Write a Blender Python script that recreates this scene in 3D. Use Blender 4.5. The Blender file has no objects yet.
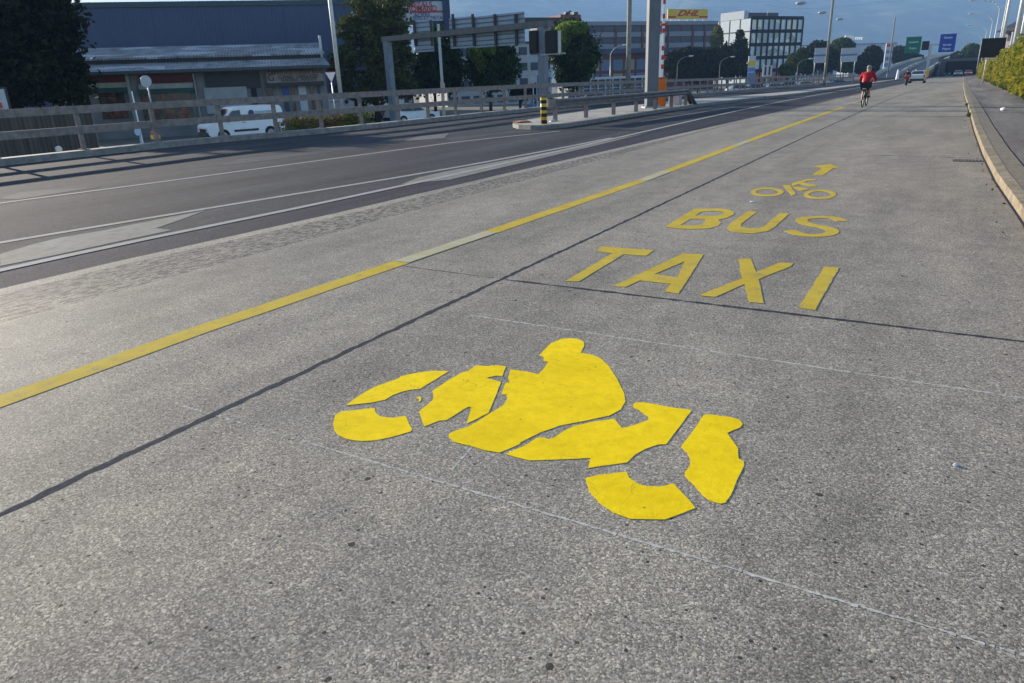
import bpy, bmesh, math, random
import numpy as np
from mathutils import Vector, Matrix, noise
random.seed(7)
S = bpy.context.scene
C = S.collection
rad = math.radians

# ------------------------------------------------------------------ camera
HC = 1.6                                   # eye height; +Y runs along the bus lane, X to the right
R = Matrix(((0.86062836, -0.14571305, 0.48794112),
            (0.50787307, 0.31559883, -0.80153748),
            (-0.03719918, 0.93763804, 0.34561703)))
FPX = 714.935
cam = bpy.data.cameras.new('camera'); camo = bpy.data.objects.new('camera', cam); C.objects.link(camo)
camo.matrix_world = Matrix.Translation((0, 0, HC)) @ R.to_4x4()
cam.sensor_width = 36; cam.lens = FPX * 36 / 1024; cam.clip_start = 0.05; cam.clip_end = 30000
S.camera = camo
# ------------------------------------------------------------------ light
SUN_EL = rad(14.5)
SUN_DIR = Vector((-0.970, 0.242, 0)).normalized() * math.cos(SUN_EL) + Vector((0, 0, math.sin(SUN_EL)))
w = bpy.data.worlds.new('World'); S.world = w; w.use_nodes = True
nt = w.node_tree; bg = nt.nodes['Background']
sky = nt.nodes.new('ShaderNodeTexSky'); sky.sky_type = 'NISHITA'; sky.sun_disc = False
sky.sun_elevation = SUN_EL; sky.sun_rotation = math.atan2(SUN_DIR.x, SUN_DIR.y)
sky.air_density = 1.0; sky.dust_density = 0.6; sky.ozone_density = 2.0
nt.links.new(sky.outputs[0], bg.inputs[0]); bg.inputs[1].default_value = 0.055
sl = bpy.data.lights.new('sun', 'SUN'); so = bpy.data.objects.new('sun', sl); C.objects.link(so)
sl.energy = 5.0; sl.angle = rad(0.5); sl.color = (1.0, 0.885, 0.73)
so.rotation_euler = SUN_DIR.to_track_quat('Z', 'Y').to_euler()
S.view_settings.view_transform = 'Standard'; S.view_settings.look = 'None'
S.view_settings.exposure = 2.08; S.view_settings.gamma = 1
S.cycles.volume_step_rate = 4; S.cycles.volume_max_steps = 64
S.cycles.max_bounces = 8; S.cycles.volume_bounces = 0; S.cycles.use_denoising = True

# ------------------------------------------------------------------ ground profile and survey helpers
def zr(Y):                                 # the road is level here, then falls gently away
    if Y < 15: return 0.0
    if Y < 50: return -.0115 * (Y - 15) ** 2 / 70
    return -.0115 * (17.5 + min(Y, 300) - 50)
def ray(px, py): return (R @ Vector((px - 512, -(py - 341.5), -FPX))).normalized()
def U(px, py, dz=0.0):                     # point of the road surface (+dz)
    r = ray(px, py); z = dz
    for _ in range(60):
        t = (z - HC) / r.z; z = .5 * z + .5 * (zr(r.y * t) + dz)
    return Vector((r.x * t, r.y * t, z))
FW = Vector((-0.5200, 0.8542, 0)); RT = Vector((0.8542, 0.52, 0))
def A(px, py, D):                          # point D metres ahead of the tripod
    r = ray(px, py); t = D / r.dot(FW); return Vector((0, 0, HC)) + r * t
def hz(px): return 60 + (965 - px) * .0397
def B(px, D, z):                           # same, at a given height
    a, b = -3000.0, 3000.0
    r = A(px, hz(px), D)
    for _ in range(40):
        m = (a + b) / 2
        if A(px, m, D).z > z: a = m
        else: b = m
    return A(px, (a + b) / 2, D)

# ------------------------------------------------------------------ objects
def tag(o, label=None, cat=None, group=None, kind=None):
    if label: o['label'] = label
    if cat: o['category'] = cat
    if group: o['group'] = group
    if kind: o['kind'] = kind
    return o
def thing(name, label, cat, loc=(0, 0, 0), rz=0.0, group=None):
    o = bpy.data.objects.new(name, None); C.objects.link(o)
    o.location = loc; o.rotation_euler = (0, 0, rz); o.empty_display_size = .2
    return tag(o, label, cat, group)
def link(name, me, mat, parent=None, loc=None):
    o = bpy.data.objects.new(name, me); C.objects.link(o)
    if mat: me.materials.append(mat)
    if parent: o.parent = parent
    if loc: o.location = loc
    return o
def dup(root, loc, rz, label, group=None, name=None):
    r = root.copy(); C.objects.link(r); r.location = loc; r.rotation_euler = (0, 0, rz); r['label'] = label
    if group: r['group'] = group
    for ch in list(root.children):
        c = ch.copy(); C.objects.link(c); c.parent = r
        for g in list(ch.children):
            d = g.copy(); C.objects.link(d); d.parent = c
    return r
class MB:
    def __init__(s): s.bm = bmesh.new()
    def box(s, c, d, rz=0.0, bev=0.0):
        m = Matrix.Translation(c) @ Matrix.Rotation(rz, 4, 'Z') @ Matrix.Diagonal((d[0], d[1], d[2], 1))
        r = bmesh.ops.create_cube(s.bm, size=1, matrix=m)
        if bev:
            es = list({e for v in r['verts'] for e in v.link_edges})
            bmesh.ops.bevel(s.bm, geom=es, offset=bev, segments=2, affect='EDGES', profile=.5)
        return s
    def bar(s, p, q, r, r2=None, n=10):
        p, q = Vector(p), Vector(q); d = q - p
        m = Matrix.Translation((p + q) / 2) @ d.to_track_quat('Z', 'Y').to_matrix().to_4x4()
        bmesh.ops.create_cone(s.bm, cap_ends=True, segments=n, radius1=r, radius2=r if r2 is None else r2, depth=d.length, matrix=m)
        return s
    def path(s, pts, r, n=8, r2=None):
        k = len(pts)
        for i in range(k - 1):
            a = r if r2 is None else r + (r2 - r) * i / (k - 1); b = r if r2 is None else r + (r2 - r) * (i + 1) / (k - 1)
            s.bar(pts[i], pts[i + 1], a, b, n)
        return s
    def ball(s, c, d, n=12):
        bmesh.ops.create_uvsphere(s.bm, u_segments=n, v_segments=max(6, n * 2 // 3), radius=1, matrix=Matrix.Translation(c) @ Matrix.Diagonal((d[0], d[1], d[2], 1)))
        return s
    def poly(s, pts, z0, z1, frame=None, holes=()):          # extruded outline; frame maps (x,y,z)
        f = frame or (lambda x, y, z: (x, y, z))
        loops = [pts] + list(holes); es = []; tops = []
        for lp in loops:
            vs = [s.bm.verts.new(f(p[0], p[1], z1)) for p in lp]; tops.append(vs)
            es += [s.bm.edges.new((vs[i], vs[(i + 1) % len(vs)])) for i in range(len(vs))]
        g = bmesh.ops.triangle_fill(s.bm, use_beauty=True, use_dissolve=False, edges=es)
        if abs(z1 - z0) > 1e-6:
            fs = [x for x in g['geom'] if isinstance(x, bmesh.types.BMFace)]
            m = {}
            for vs, lp in zip(tops, loops):
                for v, p in zip(vs, lp): m[v] = s.bm.verts.new(f(p[0], p[1], z0))
            for fc in fs: s.bm.faces.new([m[v] for v in reversed(fc.verts)])
            for vs in tops:
                for i in range(len(vs)):
                    a, b = vs[i], vs[(i + 1) % len(vs)]
                    s.bm.faces.new((a, m[a], m[b], b))
        return s
    def quad(s, *ps):
        s.bm.faces.new([s.bm.verts.new(p) for p in ps]); return s
    def build(s, name, mat, parent=None, smooth=False, loc=None):
        bmesh.ops.recalc_face_normals(s.bm, faces=s.bm.faces)
        me = bpy.data.meshes.new(name); s.bm.to_mesh(me); s.bm.free()
        if smooth:
            for p in me.polygons: p.use_smooth = True
        return link(name, me, mat, parent, loc)

# ------------------------------------------------------------------ materials
def lin(r, g, b):
    f = lambda c: (c / 255 / 12.92) if c <= 10 else ((c / 255 + .055) / 1.055) ** 2.4
    return (f(r), f(g), f(b), 1)
class NM:
    def __init__(s, name, rough=.8, spec=.3, metal=0.0):
        s.m = bpy.data.materials.new(name); s.m.use_nodes = True; s.t = s.m.node_tree
        s.b = s.t.nodes['Principled BSDF']; s.b.inputs['Roughness'].default_value = rough
        s.b.inputs['Specular IOR Level'].default_value = spec; s.b.inputs['Metallic'].default_value = metal
        s.geo = s.t.nodes.new('ShaderNodeNewGeometry').outputs['Position']
    def n(s, k, **kw):
        x = s.t.nodes.new(k)
        for a, v in kw.items():
            if a in x.bl_rna.properties: setattr(x, a, v)
            else: s.put(x.inputs[a.replace('_', ' ')], v)
        return x
    def put(s, i, v):
        if isinstance(v, bpy.types.NodeSocket): s.t.links.new(v, i)
        else: i.default_value = v
    def noise(s, sc, det=4, vec=None, rough=.55, dist=0.0):
        x = s.n('ShaderNodeTexNoise'); s.put(x.inputs['Vector'], vec or s.geo)
        x.inputs['Scale'].default_value = sc; x.inputs['Detail'].default_value = det; x.inputs['Roughness'].default_value = rough
        x.inputs['Distortion'].default_value = dist
        return x.outputs['Fac']
    def vor(s, sc, vec=None, feature='F1', out='Distance', rnd=1.0):
        x = s.n('ShaderNodeTexVoronoi', feature=feature); s.put(x.inputs['Vector'], vec or s.geo)
        x.inputs['Scale'].default_value = sc; x.inputs['Randomness'].default_value = rnd
        return x.outputs[out]
    def scale(s, v, vec=None):
        x = s.n('ShaderNodeVectorMath', operation='MULTIPLY'); s.put(x.inputs[0], vec or s.geo); x.inputs[1].default_value = v
        return x.outputs[0]
    def mapr(s, v, a, b, c=0.0, d=1.0):
        x = s.n('ShaderNodeMapRange'); s.put(x.inputs[0], v)
        for i, q in zip((1, 2, 3, 4), (a, b, c, d)): s.put(x.inputs[i], q)
        return x.outputs[0]
    def math(s, op, a, b=0.0):
        x = s.n('ShaderNodeMath', operation=op); s.put(x.inputs[0], a); s.put(x.inputs[1], b); return x.outputs[0]
    def mix(s, f, a, b, mode='MIX'):
        x = s.n('ShaderNodeMix', data_type='RGBA', blend_type=mode); s.put(x.inputs[0], f); s.put(x.inputs[6], a); s.put(x.inputs[7], b)
        return x.outputs[2]
    def ramp(s, v, stops, const=False):
        x = s.n('ShaderNodeValToRGB'); s.put(x.inputs[0], v); r = x.color_ramp
        if const: r.interpolation = 'CONSTANT'
        while len(r.elements) < len(stops): r.elements.new(.5)
        for e, (p, c) in zip(r.elements, stops): e.position = p; e.color = c if len(c) == 4 else (*c, 1)
        return x.outputs[0]
    def sep(s, v=None):
        x = s.n('ShaderNodeSeparateXYZ'); s.put(x.inputs[0], v or s.geo); return x.outputs
    def col(s, c): s.put(s.b.inputs['Base Color'], c); return s
    def bump(s, h, strength=.5, dist=.01, prev=None):
        x = s.n('ShaderNodeBump'); s.put(x.inputs['Height'], h); x.inputs['Strength'].default_value = strength; x.inputs['Distance'].default_value = dist
        if prev is not None: s.t.links.new(prev, x.inputs['Normal'])
        s.t.links.new(x.outputs[0], s.b.inputs['Normal']); return x.outputs[0]
def g(v): return (v, v, v, 1)
def plain(name, c, rough=.6, spec=.3, metal=0.0, var=.15, sc=3.0, bump=0.0, obj=False):
    c = c if len(c) == 4 else (*c, 1)
    m = NM(name, rough, spec, metal)
    nf = m.noise(sc, 5)
    lo = tuple(x * (1 - var) for x in c[:3]) + (1,); hi = tuple(min(1, x * (1 + var)) for x in c[:3]) + (1,)
    m.col(m.mix(m.mapr(nf, .3, .7), lo, hi))
    if bump: m.bump(m.noise(sc * 12, 3), .4, bump)
    return m.m

def concrete_mat(name, tone=1.0, near=True, grooves=False):
    m = NM(name, .85, .05)
    rgb = m.vor(150, out='Color'); cell = m.sep(rgb)[0]
    d = m.vor(150)
    stones = m.ramp(cell, [(0, (.045, .045, .048)), (.2, (.105, .103, .10)), (.45, (.18, .175, .168)), (.72, (.28, .268, .25)), (.9, (.38, .365, .34)), (1, (.58, .555, .51))])
    fine = m.noise(420, 3)
    c = m.mix(.40, stones, m.ramp(fine, [(.3, (.05, .049, .048)), (.5, (.20, .195, .185)), (.7, (.42, .40, .37))]))
    big = m.vor(38, out='Color'); bigd = m.vor(38)                      # the larger pale and dark pebbles
    bsel = m.math('MULTIPLY', m.math('GREATER_THAN', m.sep(big)[1], .86), m.math('LESS_THAN', bigd, .33))
    c = m.mix(m.math('MULTIPLY', bsel, .7), c, m.ramp(m.sep(big)[0], [(0, (.07, .07, .075)), (.4, (.22, .2, .185)), (.8, (.42, .38, .33)), (1, (.5, .48, .45))]))
    pit = m.math('LESS_THAN', m.math('ADD', m.vor(5.5), m.math('MULTIPLY', m.noise(60, 2), .06)), .105)
    psel = m.math('GREATER_THAN', m.sep(m.vor(5.5, out='Color'))[1], .62)
    pit = m.math('MULTIPLY', pit, psel)
    pit2 = m.math('MULTIPLY', m.math('LESS_THAN', m.vor(24), .17), m.math('GREATER_THAN', m.sep(m.vor(24, out='Color'))[1], .82))
    pit = m.math('MAXIMUM', pit, pit2)
    c = m.mix(m.math('MULTIPLY', pit, .85), c, (.022, .022, .025, 1))
    # worn wheel tracks, stains and patchy wear
    st = m.noise(1.0, 6, m.scale((1.0, .22, 1)), .62)
    c = m.mix(1.0, c, m.ramp(st, [(.28, (.70, .70, .71)), (.5, (.98, .975, .96)), (.72, (1.24, 1.21, 1.15))]), 'MULTIPLY')
    bl = m.noise(3.2, 5, None, .6)
    c = m.mix(1.0, c, m.ramp(bl, [(.3, (.86, .86, .87)), (.5, (1, 1, 1)), (.7, (1.13, 1.12, 1.10))]), 'MULTIPLY')
    sp = m.math('MULTIPLY', m.math('LESS_THAN', m.math('ADD', m.vor(1.1), m.math('MULTIPLY', m.noise(14, 3), .06)), .085), m.math('GREATER_THAN', m.sep(m.vor(1.1, out='Color'))[2], .5))
    c = m.mix(m.math('MULTIPLY', sp, .5), c, (.06, .06, .062, 1))
    fleck = m.math('GREATER_THAN', m.noise(9, 5, m.scale((1.6, .7, 1)), .7), .71)
    c = m.mix(m.math('MULTIPLY', fleck, .4), c, (.05, .05, .055, 1))
    h = m.math('ADD', m.math('MULTIPLY', m.math('SUBTRACT', .6, d), .7), m.math('MULTIPLY', fine, .55))
    h = m.math('SUBTRACT', h, m.math('MULTIPLY', pit, 1.6))
    h = m.math('ADD', h, m.math('MULTIPLY', bsel, .35))
    if grooves:
        x = m.sep()[0]
        wv = m.math('SINE', m.math('ADD', m.math('MULTIPLY', x, 105), m.math('MULTIPLY', m.noise(2.5, 3), 5)))
        rough = m.noise(17, 5, m.scale((1, .5, 1)), .7)
        c = m.mix(m.mapr(rough, .47, .56), c, m.mix(1.0, c, (.38, .38, .42, 1), 'MULTIPLY'))
        c = m.mix(m.math('MULTIPLY', m.math('LESS_THAN', wv, -.45), .45), c, (.045, .045, .05, 1))
        h = m.math('ADD', h, m.math('MULTIPLY', rough, 2.2)); h = m.math('ADD', h, m.math('MULTIPLY', wv, .35))
    sc = m.mix(1.0, c, (tone * 1.33, tone * 1.225, tone * 1.08, 1), 'MULTIPLY')
    m.col(sc); m.bump(h, .5, .0022)
    m.put(m.b.inputs['Roughness'], m.mapr(fine, .3, .7, .6, .9))
    return m.m
def asphalt_mat(name, base=.07, tint=(1, 1, 1.04), patches=True):
    m = NM(name, .9, .08)
    cell = m.sep(m.vor(120, out='Color'))[0]
    c = m.ramp(cell, [(0, (.35, .35, .36)), (.4, (.8, .8, .8)), (.8, (1.3, 1.28, 1.25)), (1, (2.4, 2.35, 2.2))])
    c = m.mix(1, c, (base * tint[0], base * tint[1], base * tint[2], 1), 'MULTIPLY')
    st = m.noise(.8, 6, m.scale((1.3, .12, 1)), .6)
    c = m.mix(1, c, m.ramp(st, [(.3, (.62, .62, .64)), (.5, (1, 1, 1)), (.7, (1.55, 1.5, 1.44))]), 'MULTIPLY')
    c = m.mix(1, c, m.ramp(m.noise(5, 5), [(.3, (.85, .85, .85)), (.7, (1.15, 1.15, 1.15))]), 'MULTIPLY')
    m.col(c); m.bump(m.math('ADD', m.vor(120), m.noise(300, 2)), .6, .003)
    return m.m
def paint_mat(name, c, wear=.5, under=(.17, .165, .155, 1), lo=.62, rough=.6):
    m = NM(name, .85, .05)
    n1 = m.noise(7, 6, None, .65); n2 = m.noise(160, 3)
    var = m.mix(1, c, m.ramp(m.noise(2.2, 5), [(.3, (.90, .89, .85)), (.5, (1, 1, 1)), (.7, (1.06, 1.07, 1.2))]), 'MULTIPLY')
    var = m.mix(1, var, m.ramp(m.noise(14, 6, None, .7), [(.35, (.90, .88, .80)), (.6, (1.04, 1.04, 1.04))]), 'MULTIPLY')
    if 'fresh' in name:
        wob = m.n('ShaderNodeVectorMath', operation='ADD'); m.put(wob.inputs[0], m.geo); wn = m.t.nodes.new('ShaderNodeTexNoise'); wn.inputs['Scale'].default_value = 6; m.t.links.new(m.geo, wn.inputs['Vector']); ws = m.n('ShaderNodeVectorMath', operation='SCALE'); m.put(ws.inputs[0], wn.outputs['Color']); ws.inputs['Scale'].default_value = .25; m.put(wob.inputs[1], ws.outputs[0])
        ck = m.math('MULTIPLY', m.math('LESS_THAN', m.vor(3.2, vec=wob.outputs[0], feature='DISTANCE_TO_EDGE'), .0032), m.math('GREATER_THAN', m.noise(1.7, 4), .52))
        pk = m.math('MULTIPLY', m.math('LESS_THAN', m.vor(9), .07), m.math('GREATER_THAN', m.sep(m.vor(9, out='Color'))[1], .72))
        var = m.mix(m.math('MULTIPLY', m.math('MAXIMUM', ck, pk), .55), var, (.16, .11, .03, 1))
    k = m.mapr(m.math('ADD', n1, m.math('MULTIPLY', m.math('SUBTRACT', n2, .5), .9)), lo, lo + .10)
    m.col(m.mix(m.math('MULTIPLY', k, wear), var, under))
    m.bump(m.math('ADD', m.math('MULTIPLY', n2, .7), m.noise(35, 4)), .6, .0022)
    return m.m

M = {}
M['concrete'] = concrete_mat('worn exposed aggregate concrete')
M['milled'] = concrete_mat('milled rough concrete', 1.1, grooves=True)
M['concrete_left'] = concrete_mat('pale lane concrete', 1.12)
M['asphalt'] = asphalt_mat('old bluish asphalt', .050, (.93, .99, 1.17))
M['asphalt_dark'] = asphalt_mat('coarse dark joint asphalt', .046, (.93, .95, 1.25))
M['walk'] = asphalt_mat('pavement asphalt', .18, (1.05, 1, .97))
M['tar'] = plain('bitumen joint seal', (.042, .046, .058), .95, .08, var=.5, sc=40, bump=.003)
def kerbstone():
    m = NM('kerb stone', .85, .15); y = m.sep()[1]
    c = m.ramp(m.noise(5, 5), [(.3, (.16, .135, .10)), (.5, (.25, .21, .15)), (.7, (.33, .29, .21))])
    c = m.mix(1, c, m.ramp(m.noise(60, 3), [(.3, (.75, .75, .75)), (.7, (1.25, 1.25, 1.25))]), 'MULTIPLY')
    j = m.math('LESS_THAN', m.math('FRACT', m.math('ADD', m.math('MULTIPLY', y, .98), m.math('MULTIPLY', m.noise(9, 2), .01))), .016)
    m.col(m.mix(m.math('MULTIPLY', j, .8), c, (.03, .03, .03, 1))); m.bump(m.noise(40, 4), .5, .004); return m.m
M['kerb'] = kerbstone()
M['kerb_top'] = plain('kerb channel concrete', (.19, .165, .13), .85, var=.3, sc=14, bump=.004)
M['kerb_grey'] = plain('grey kerb concrete', (.24, .23, .215), .8, var=.3, sc=5, bump=.004)
M['island'] = plain('island concrete', (.34, .31, .27), .85, var=.3, sc=3, bump=.004)
M['yellow_new'] = paint_mat('fresh thermoplastic yellow', (.90, .63, .012, 1), .6, lo=.74)
M['yellow_old'] = paint_mat('worn road yellow', (.56, .405, .055, 1), .7, lo=.59)
M['yellow_faint'] = paint_mat('faded road yellow', (.46, .36, .12, 1), .95, lo=.42)
M['white_old'] = paint_mat('worn road white', (.25, .24, .215, 1), .85, lo=.55, under=(.13, .13, .13, 1))
M['white_dull'] = paint_mat('dull road paint', (.17, .17, .175, 1), .9, lo=.55, under=(.07, .07, .075, 1))
M['white_faint'] = paint_mat('nearly gone road paint', (.085, .09, .10, 1), .95, lo=.45, under=(.065, .065, .07, 1))
M['dash'] = paint_mat('cream dash paint', (.46, .42, .29, 1), .7, lo=.57, under=(.42, .30, .06, 1))
M['white_line'] = paint_mat('road white', (.35, .34, .32, 1), .6, lo=.64, under=(.1, .1, .1, 1))
M['chalk'] = plain('chalk', (.46, .44, .40), .9, var=.3, sc=60)
def ground_mat():
    m = NM('ground soil and yards', .9, .2)
    c = m.ramp(m.noise(.04, 6), [(.3, (.10, .11, .07)), (.5, (.16, .15, .12)), (.65, (.24, .22, .19))])
    m.col(m.mix(1, c, m.ramp(m.noise(2, 5), [(.3, (.8, .8, .8)), (.7, (1.2, 1.2, 1.2))]), 'MULTIPLY')); m.bump(m.noise(8, 5), .5, .05)
    return m.m
M['ground'] = ground_mat()
M['beam'] = plain('dull guardrail steel', (.13, .125, .125), .6, .3, 0, var=.3, sc=5, bump=.002)
M['rail'] = plain('weathered galvanised rail', (.235, .20, .18), .7, .3, 0, var=.3, sc=6, bump=.002)
M['galv'] = plain('galvanised steel', (.42, .44, .46), .45, .5, .5, var=.2, sc=8)
M['galv_light'] = plain('pale painted steel', (.58, .58, .56), .5, .4, .1, var=.15, sc=6)
M['pole_brown'] = plain('weathered pole', (.24, .22, .19), .7, .3, 0, var=.25, sc=5)
M['white'] = plain('white paint', (.84, .85, .86), .35, .5, var=.05)
M['offwhite'] = plain('off white panel', (.44, .47, .52), .6, .4, var=.1)
M['black'] = plain('black rubber', (.02, .02, .022), .7, .3, var=.3, sc=9)
M['dark'] = plain('dark grey panel', (.035, .037, .045), .6, .4, var=.2)
M['sign_black'] = plain('black sign back', (.012, .012, .014), .6, .3, var=.2)
def glass_mat(name, c, rough=.08, spec=.8):
    m = NM(name, rough, spec); m.col(m.mix(m.mapr(m.noise(1.5, 3), .3, .7), tuple(x * .7 for x in c[:3]) + (1,), c)); return m.m
M['glass'] = glass_mat('dark vehicle glass', (.02, .025, .03, 1))
M['glass_blue'] = glass_mat('window glass', (.05, .07, .11, 1), .35, .25)
M['glass_tower'] = glass_mat('reflective tower glass', (.34, .42, .48, 1), .05, 1.0)
M['red'] = plain('red paint', (.50, .03, .02), .4, .5, var=.12)
M['red_cloth'] = plain('red jacket cloth', (.40, .010, .022), .8, .2, var=.2, sc=8)
M['dark_cloth'] = plain('dark trousers cloth', (.02, .022, .03), .85, .2, var=.2, sc=9)
M['skin'] = plain('skin', (.52, .30, .19), .55, .4, var=.08)
M['orange'] = plain('orange machine cabinet', (.72, .17, .02), .45, .4, var=.12, sc=5)
M['yellow_sign'] = plain('yellow paint', (.66, .42, .02), .45, .4, var=.08)
M['blue_wall'] = None
M['lampglass'] = plain('luminaire glass', (.75, .77, .8), .15, .7, var=.03)

# ------------------------------------------------------------------ the ground and the roads
def yset(a, b):
    ys = [a]; y = a
    while y < b:
        y += 1.0 if y < 20 else 3.0 if y < 60 else 8.0 if y < 320 else 200.0
        ys.append(min(y, b))
    return ys
def interp(pl, y):
    if y <= pl[0][1]: return pl[0][0]
    for (x0, y0), (x1, y1) in zip(pl, pl[1:]):
        if y <= y1: return x0 + (x1 - x0) * (y - y0) / (y1 - y0 + 1e-9)
    return pl[-1][0]
def strip(name, L, Rr, y0, y1, dz, mat, kind='structure', thick=0.0, dz2=None, parent=None):
    L = L if isinstance(L, list) else [(L, 0)]; Rr = Rr if isinstance(Rr, list) else [(Rr, 0)]
    ys = sorted(set(yset(y0, y1) + [p[1] for p in L + Rr if y0 < p[1] < y1]))
    bm = bmesh.new(); prev = None
    for y in ys:
        z = zr(y) + dz; zz = z if dz2 is None else zr(y) + dz2
        xs = interp(L, y), interp(Rr, y)
        row = [bm.verts.new((xs[0], y, z)), bm.verts.new((xs[1], y, zz))]
        if thick: row = [bm.verts.new((xs[0], y, z - thick))] + row + [bm.verts.new((xs[1], y, zz - thick))]
        if prev:
            for i in range(len(row) - 1): bm.faces.new((prev[i], prev[i + 1], row[i + 1], row[i]))
            if thick: bm.faces.new((prev[3], prev[0], row[0], row[3]))
        elif thick: bm.faces.new(row)
        prev = row
    if thick: bm.faces.new(list(reversed(prev)))
    m = MB(); m.bm.free(); m.bm = bm
    o = m.build(name, mat, parent)
    if kind: o['kind'] = kind
    return o
KR = [(.80, -40), (.80, 5), (.78, 8.8), (.62, 12), (.52, 15.6), (.44, 21), (.38, 28.7), (.25, 45.8), (.2, 67), (.2, 110), (.3, 150), (1.2, 230), (2.5, 320)]
ASP = [(-7.17, -40), (-7.14, 4), (-6.92, 7), (-6.8, 11), (-6.6, 15), (-6.05, 30), (-5.9, 45), (-5.9, 320)]
KL = [(-20.5, -40), (-20.5, 12), (-20.55, 14.5), (-20.1, 16.5), (-19.3, 19), (-18.95, 22), (-18.9, 60), (-18.5, 90), (-18.4, 190)]
off = lambda pl, d: [(x + d, y) for x, y in pl]
# far ground sheet, following the same fall, lower than the roads
def ground():
    bm = bmesh.new(); ys = [-9000, -600, -60, 0, 15, 20, 26, 32, 38, 44, 50, 60, 80, 100, 140, 180, 220, 260, 300, 600, 2000, 9000]
    xs = [-9000, -2000, -400, -100, -21, -20, 1, 3, 40, 400, 9000]; rows = []
    for y in ys: rows.append([bm.verts.new((x, y, zr(max(0, y)) - (1.25 if x < -20.5 else .5))) for x in xs])
    for a, b in zip(rows, rows[1:]):
        for i in range(len(xs) - 1): bm.faces.new((a[i], a[i + 1], b[i + 1], b[i]))
    m = MB(); m.bm.free(); m.bm = bm; m.build('ground', M['ground'])['kind'] = 'structure'
ground()
strip('bus_lane_concrete', -6.0, KR, -40, 320, 0, M['concrete'])
strip('milled_concrete_strip', off(ASP, .22), -6.0, -40, 60, 0, M['milled'])
strip('concrete_edge_strip', ASP, off(ASP, .22), -40, 60, -.001, M['concrete_left'])
strip('concrete_road_far', ASP, -6.0, 60, 320, 0, M['concrete_left'])
strip('asphalt_joint_strip', -7.85, ASP, -40, 320, -.004, M['asphalt_dark'])
strip('asphalt_carriageway', KL, -7.85, -40, 320, -.004, M['asphalt'])
strip('kerb', KR, off(KR, .13), -40, 320, .12, M['kerb'], thick=.3, dz2=.125)
strip('kerb_channel', off(KR, .13), off(KR, .36), -40, 320, .122, M['kerb_top'], thick=.1)
strip('pavement', off(KR, .385), 2.62, -40, 320, .118, M['walk'])
strip('pavement_joint', off(KR, .355), off(KR, .39), -40, 320, .112, M['tar'])
strip('kerb_gap_dirt', off(KR, -.03), KR, -40, 60, .003, M['tar'])
# left parapet kerb with drop to the lower yard
strip('parapet_kerb', off(KL, -.45), KL, -40, 190, .17, M['kerb_grey'], thick=1.6)

def mark(name, polys, mat, label, cat, parent=None, th=.004, base=.001, holes=None, jagm=.005):
    m = MB(); f = lambda x, y, z: (x, y, zr(y) + z)
    def jag(pl):
        q = []
        for a, b in zip(pl, list(pl[1:]) + [pl[0]]):
            d = math.hypot(b[0] - a[0], b[1] - a[1]); k = max(1, min(40, int(d / .035)))
            for i in range(k):
                x = a[0] + (b[0] - a[0]) * i / k; y = a[1] + (b[1] - a[1]) * i / k
                e = noise.noise_vector(Vector((x * 14, y * 14, 0))) * jagm + noise.noise_vector(Vector((x * 45, y * 45, 2))) * jagm * .7
                q.append((x + e.x, y + e.y))
        return q
    for i, p in enumerate(polys): m.poly(jag(p), base, base + th, f, [jag(h) for h in holes[i]] if holes else ())
    o = m.build(name, mat, parent)
    if label: tag(o, label, cat)
    return o
def zpx(pts, x0, y0, sc): return [tuple(U(x0 + u / sc, y0 + v / sc)[:2]) for u, v in pts]
def rounded(pts, k=1):                      # corner cutting for organic outlines
    for _ in range(k):
        q = []
        for a, b in zip(pts, pts[1:] + pts[:1]):
            q += [(a[0] * .8 + b[0] * .2, a[1] * .8 + b[1] * .2), (a[0] * .2 + b[0] * .8, a[1] * .2 + b[1] * .8)]
        pts = q
    return pts
# ---- the motorcycle pictogram
mk = thing('motorcycle_marking', 'fresh bright yellow rider on motorcycle pictogram painted in pieces on the concrete', 'road marking')
s1 = 935 / 130; s2 = 846 / 130; s3 = 683 / 140; s4 = 607 / 120; s5 = 6.21
P1 = zpx([(150,365),(200,325),(270,280),(350,235),(430,205),(530,170),(545,155),(640,135),(720,120),(790,115),(890,118),(785,185),(685,245),(620,252),(560,265),(490,290),(430,325),(330,345)], 325, 355, s1)
P2 = zpx([(85,425),(130,408),(240,395),(355,383),(362,415),(385,437),(430,450),(500,455),(540,445),(580,437),(610,510),(632,545),(560,570),(450,600),(350,618),(240,622),(150,605),(85,570),(60,535),(57,490),(68,445)], 325, 355, s1)
P2b = zpx([(658,318),(668,300),(688,306),(692,325),(680,342),(672,338),(676,320)], 325, 355, s1)
P3 = zpx([(145,235),(230,180),(330,120),(380,105),(430,70),(500,75),(560,68),(625,75),(603,138),(560,136),(493,152),(540,162),(592,178),(550,285),(512,378),(440,415),(370,450),(385,400),(400,342),(382,338),(310,380),(240,425),(190,430),(95,467),(70,400),(60,370),(110,330),(145,298),(155,268)], 410, 355, s2)
rid = [(u, v) for u, v in [(845,505),(720,580),(580,638),(480,620),(400,595),(290,570),(250,535),(252,515),(300,495),(390,465),(470,415),(540,370),(600,335),(630,300),(636,275),(622,260),(593,258),(612,205),(625,184),(645,182),(650,176),(638,150),(652,97)]]
Pr = zpx([(652,97)] + rid[::-1][1:], 410, 355, s2)         # front hand, then along the underside of the arm to the leg
Pr = Pr[:-1] + zpx([(100,550),(200,500),(290,468),(400,447),(530,420),(590,390),(612,350),(605,310),(570,240),(530,175),(490,140),(450,123),(395,112),(412,80),(410,58),(380,45),(340,41),(300,45),(250,65),(215,100),(192,125),(214,134),(213,152),(237,157),(210,195),(185,218),(160,212),(120,203)], 500, 330, s3)
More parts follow.
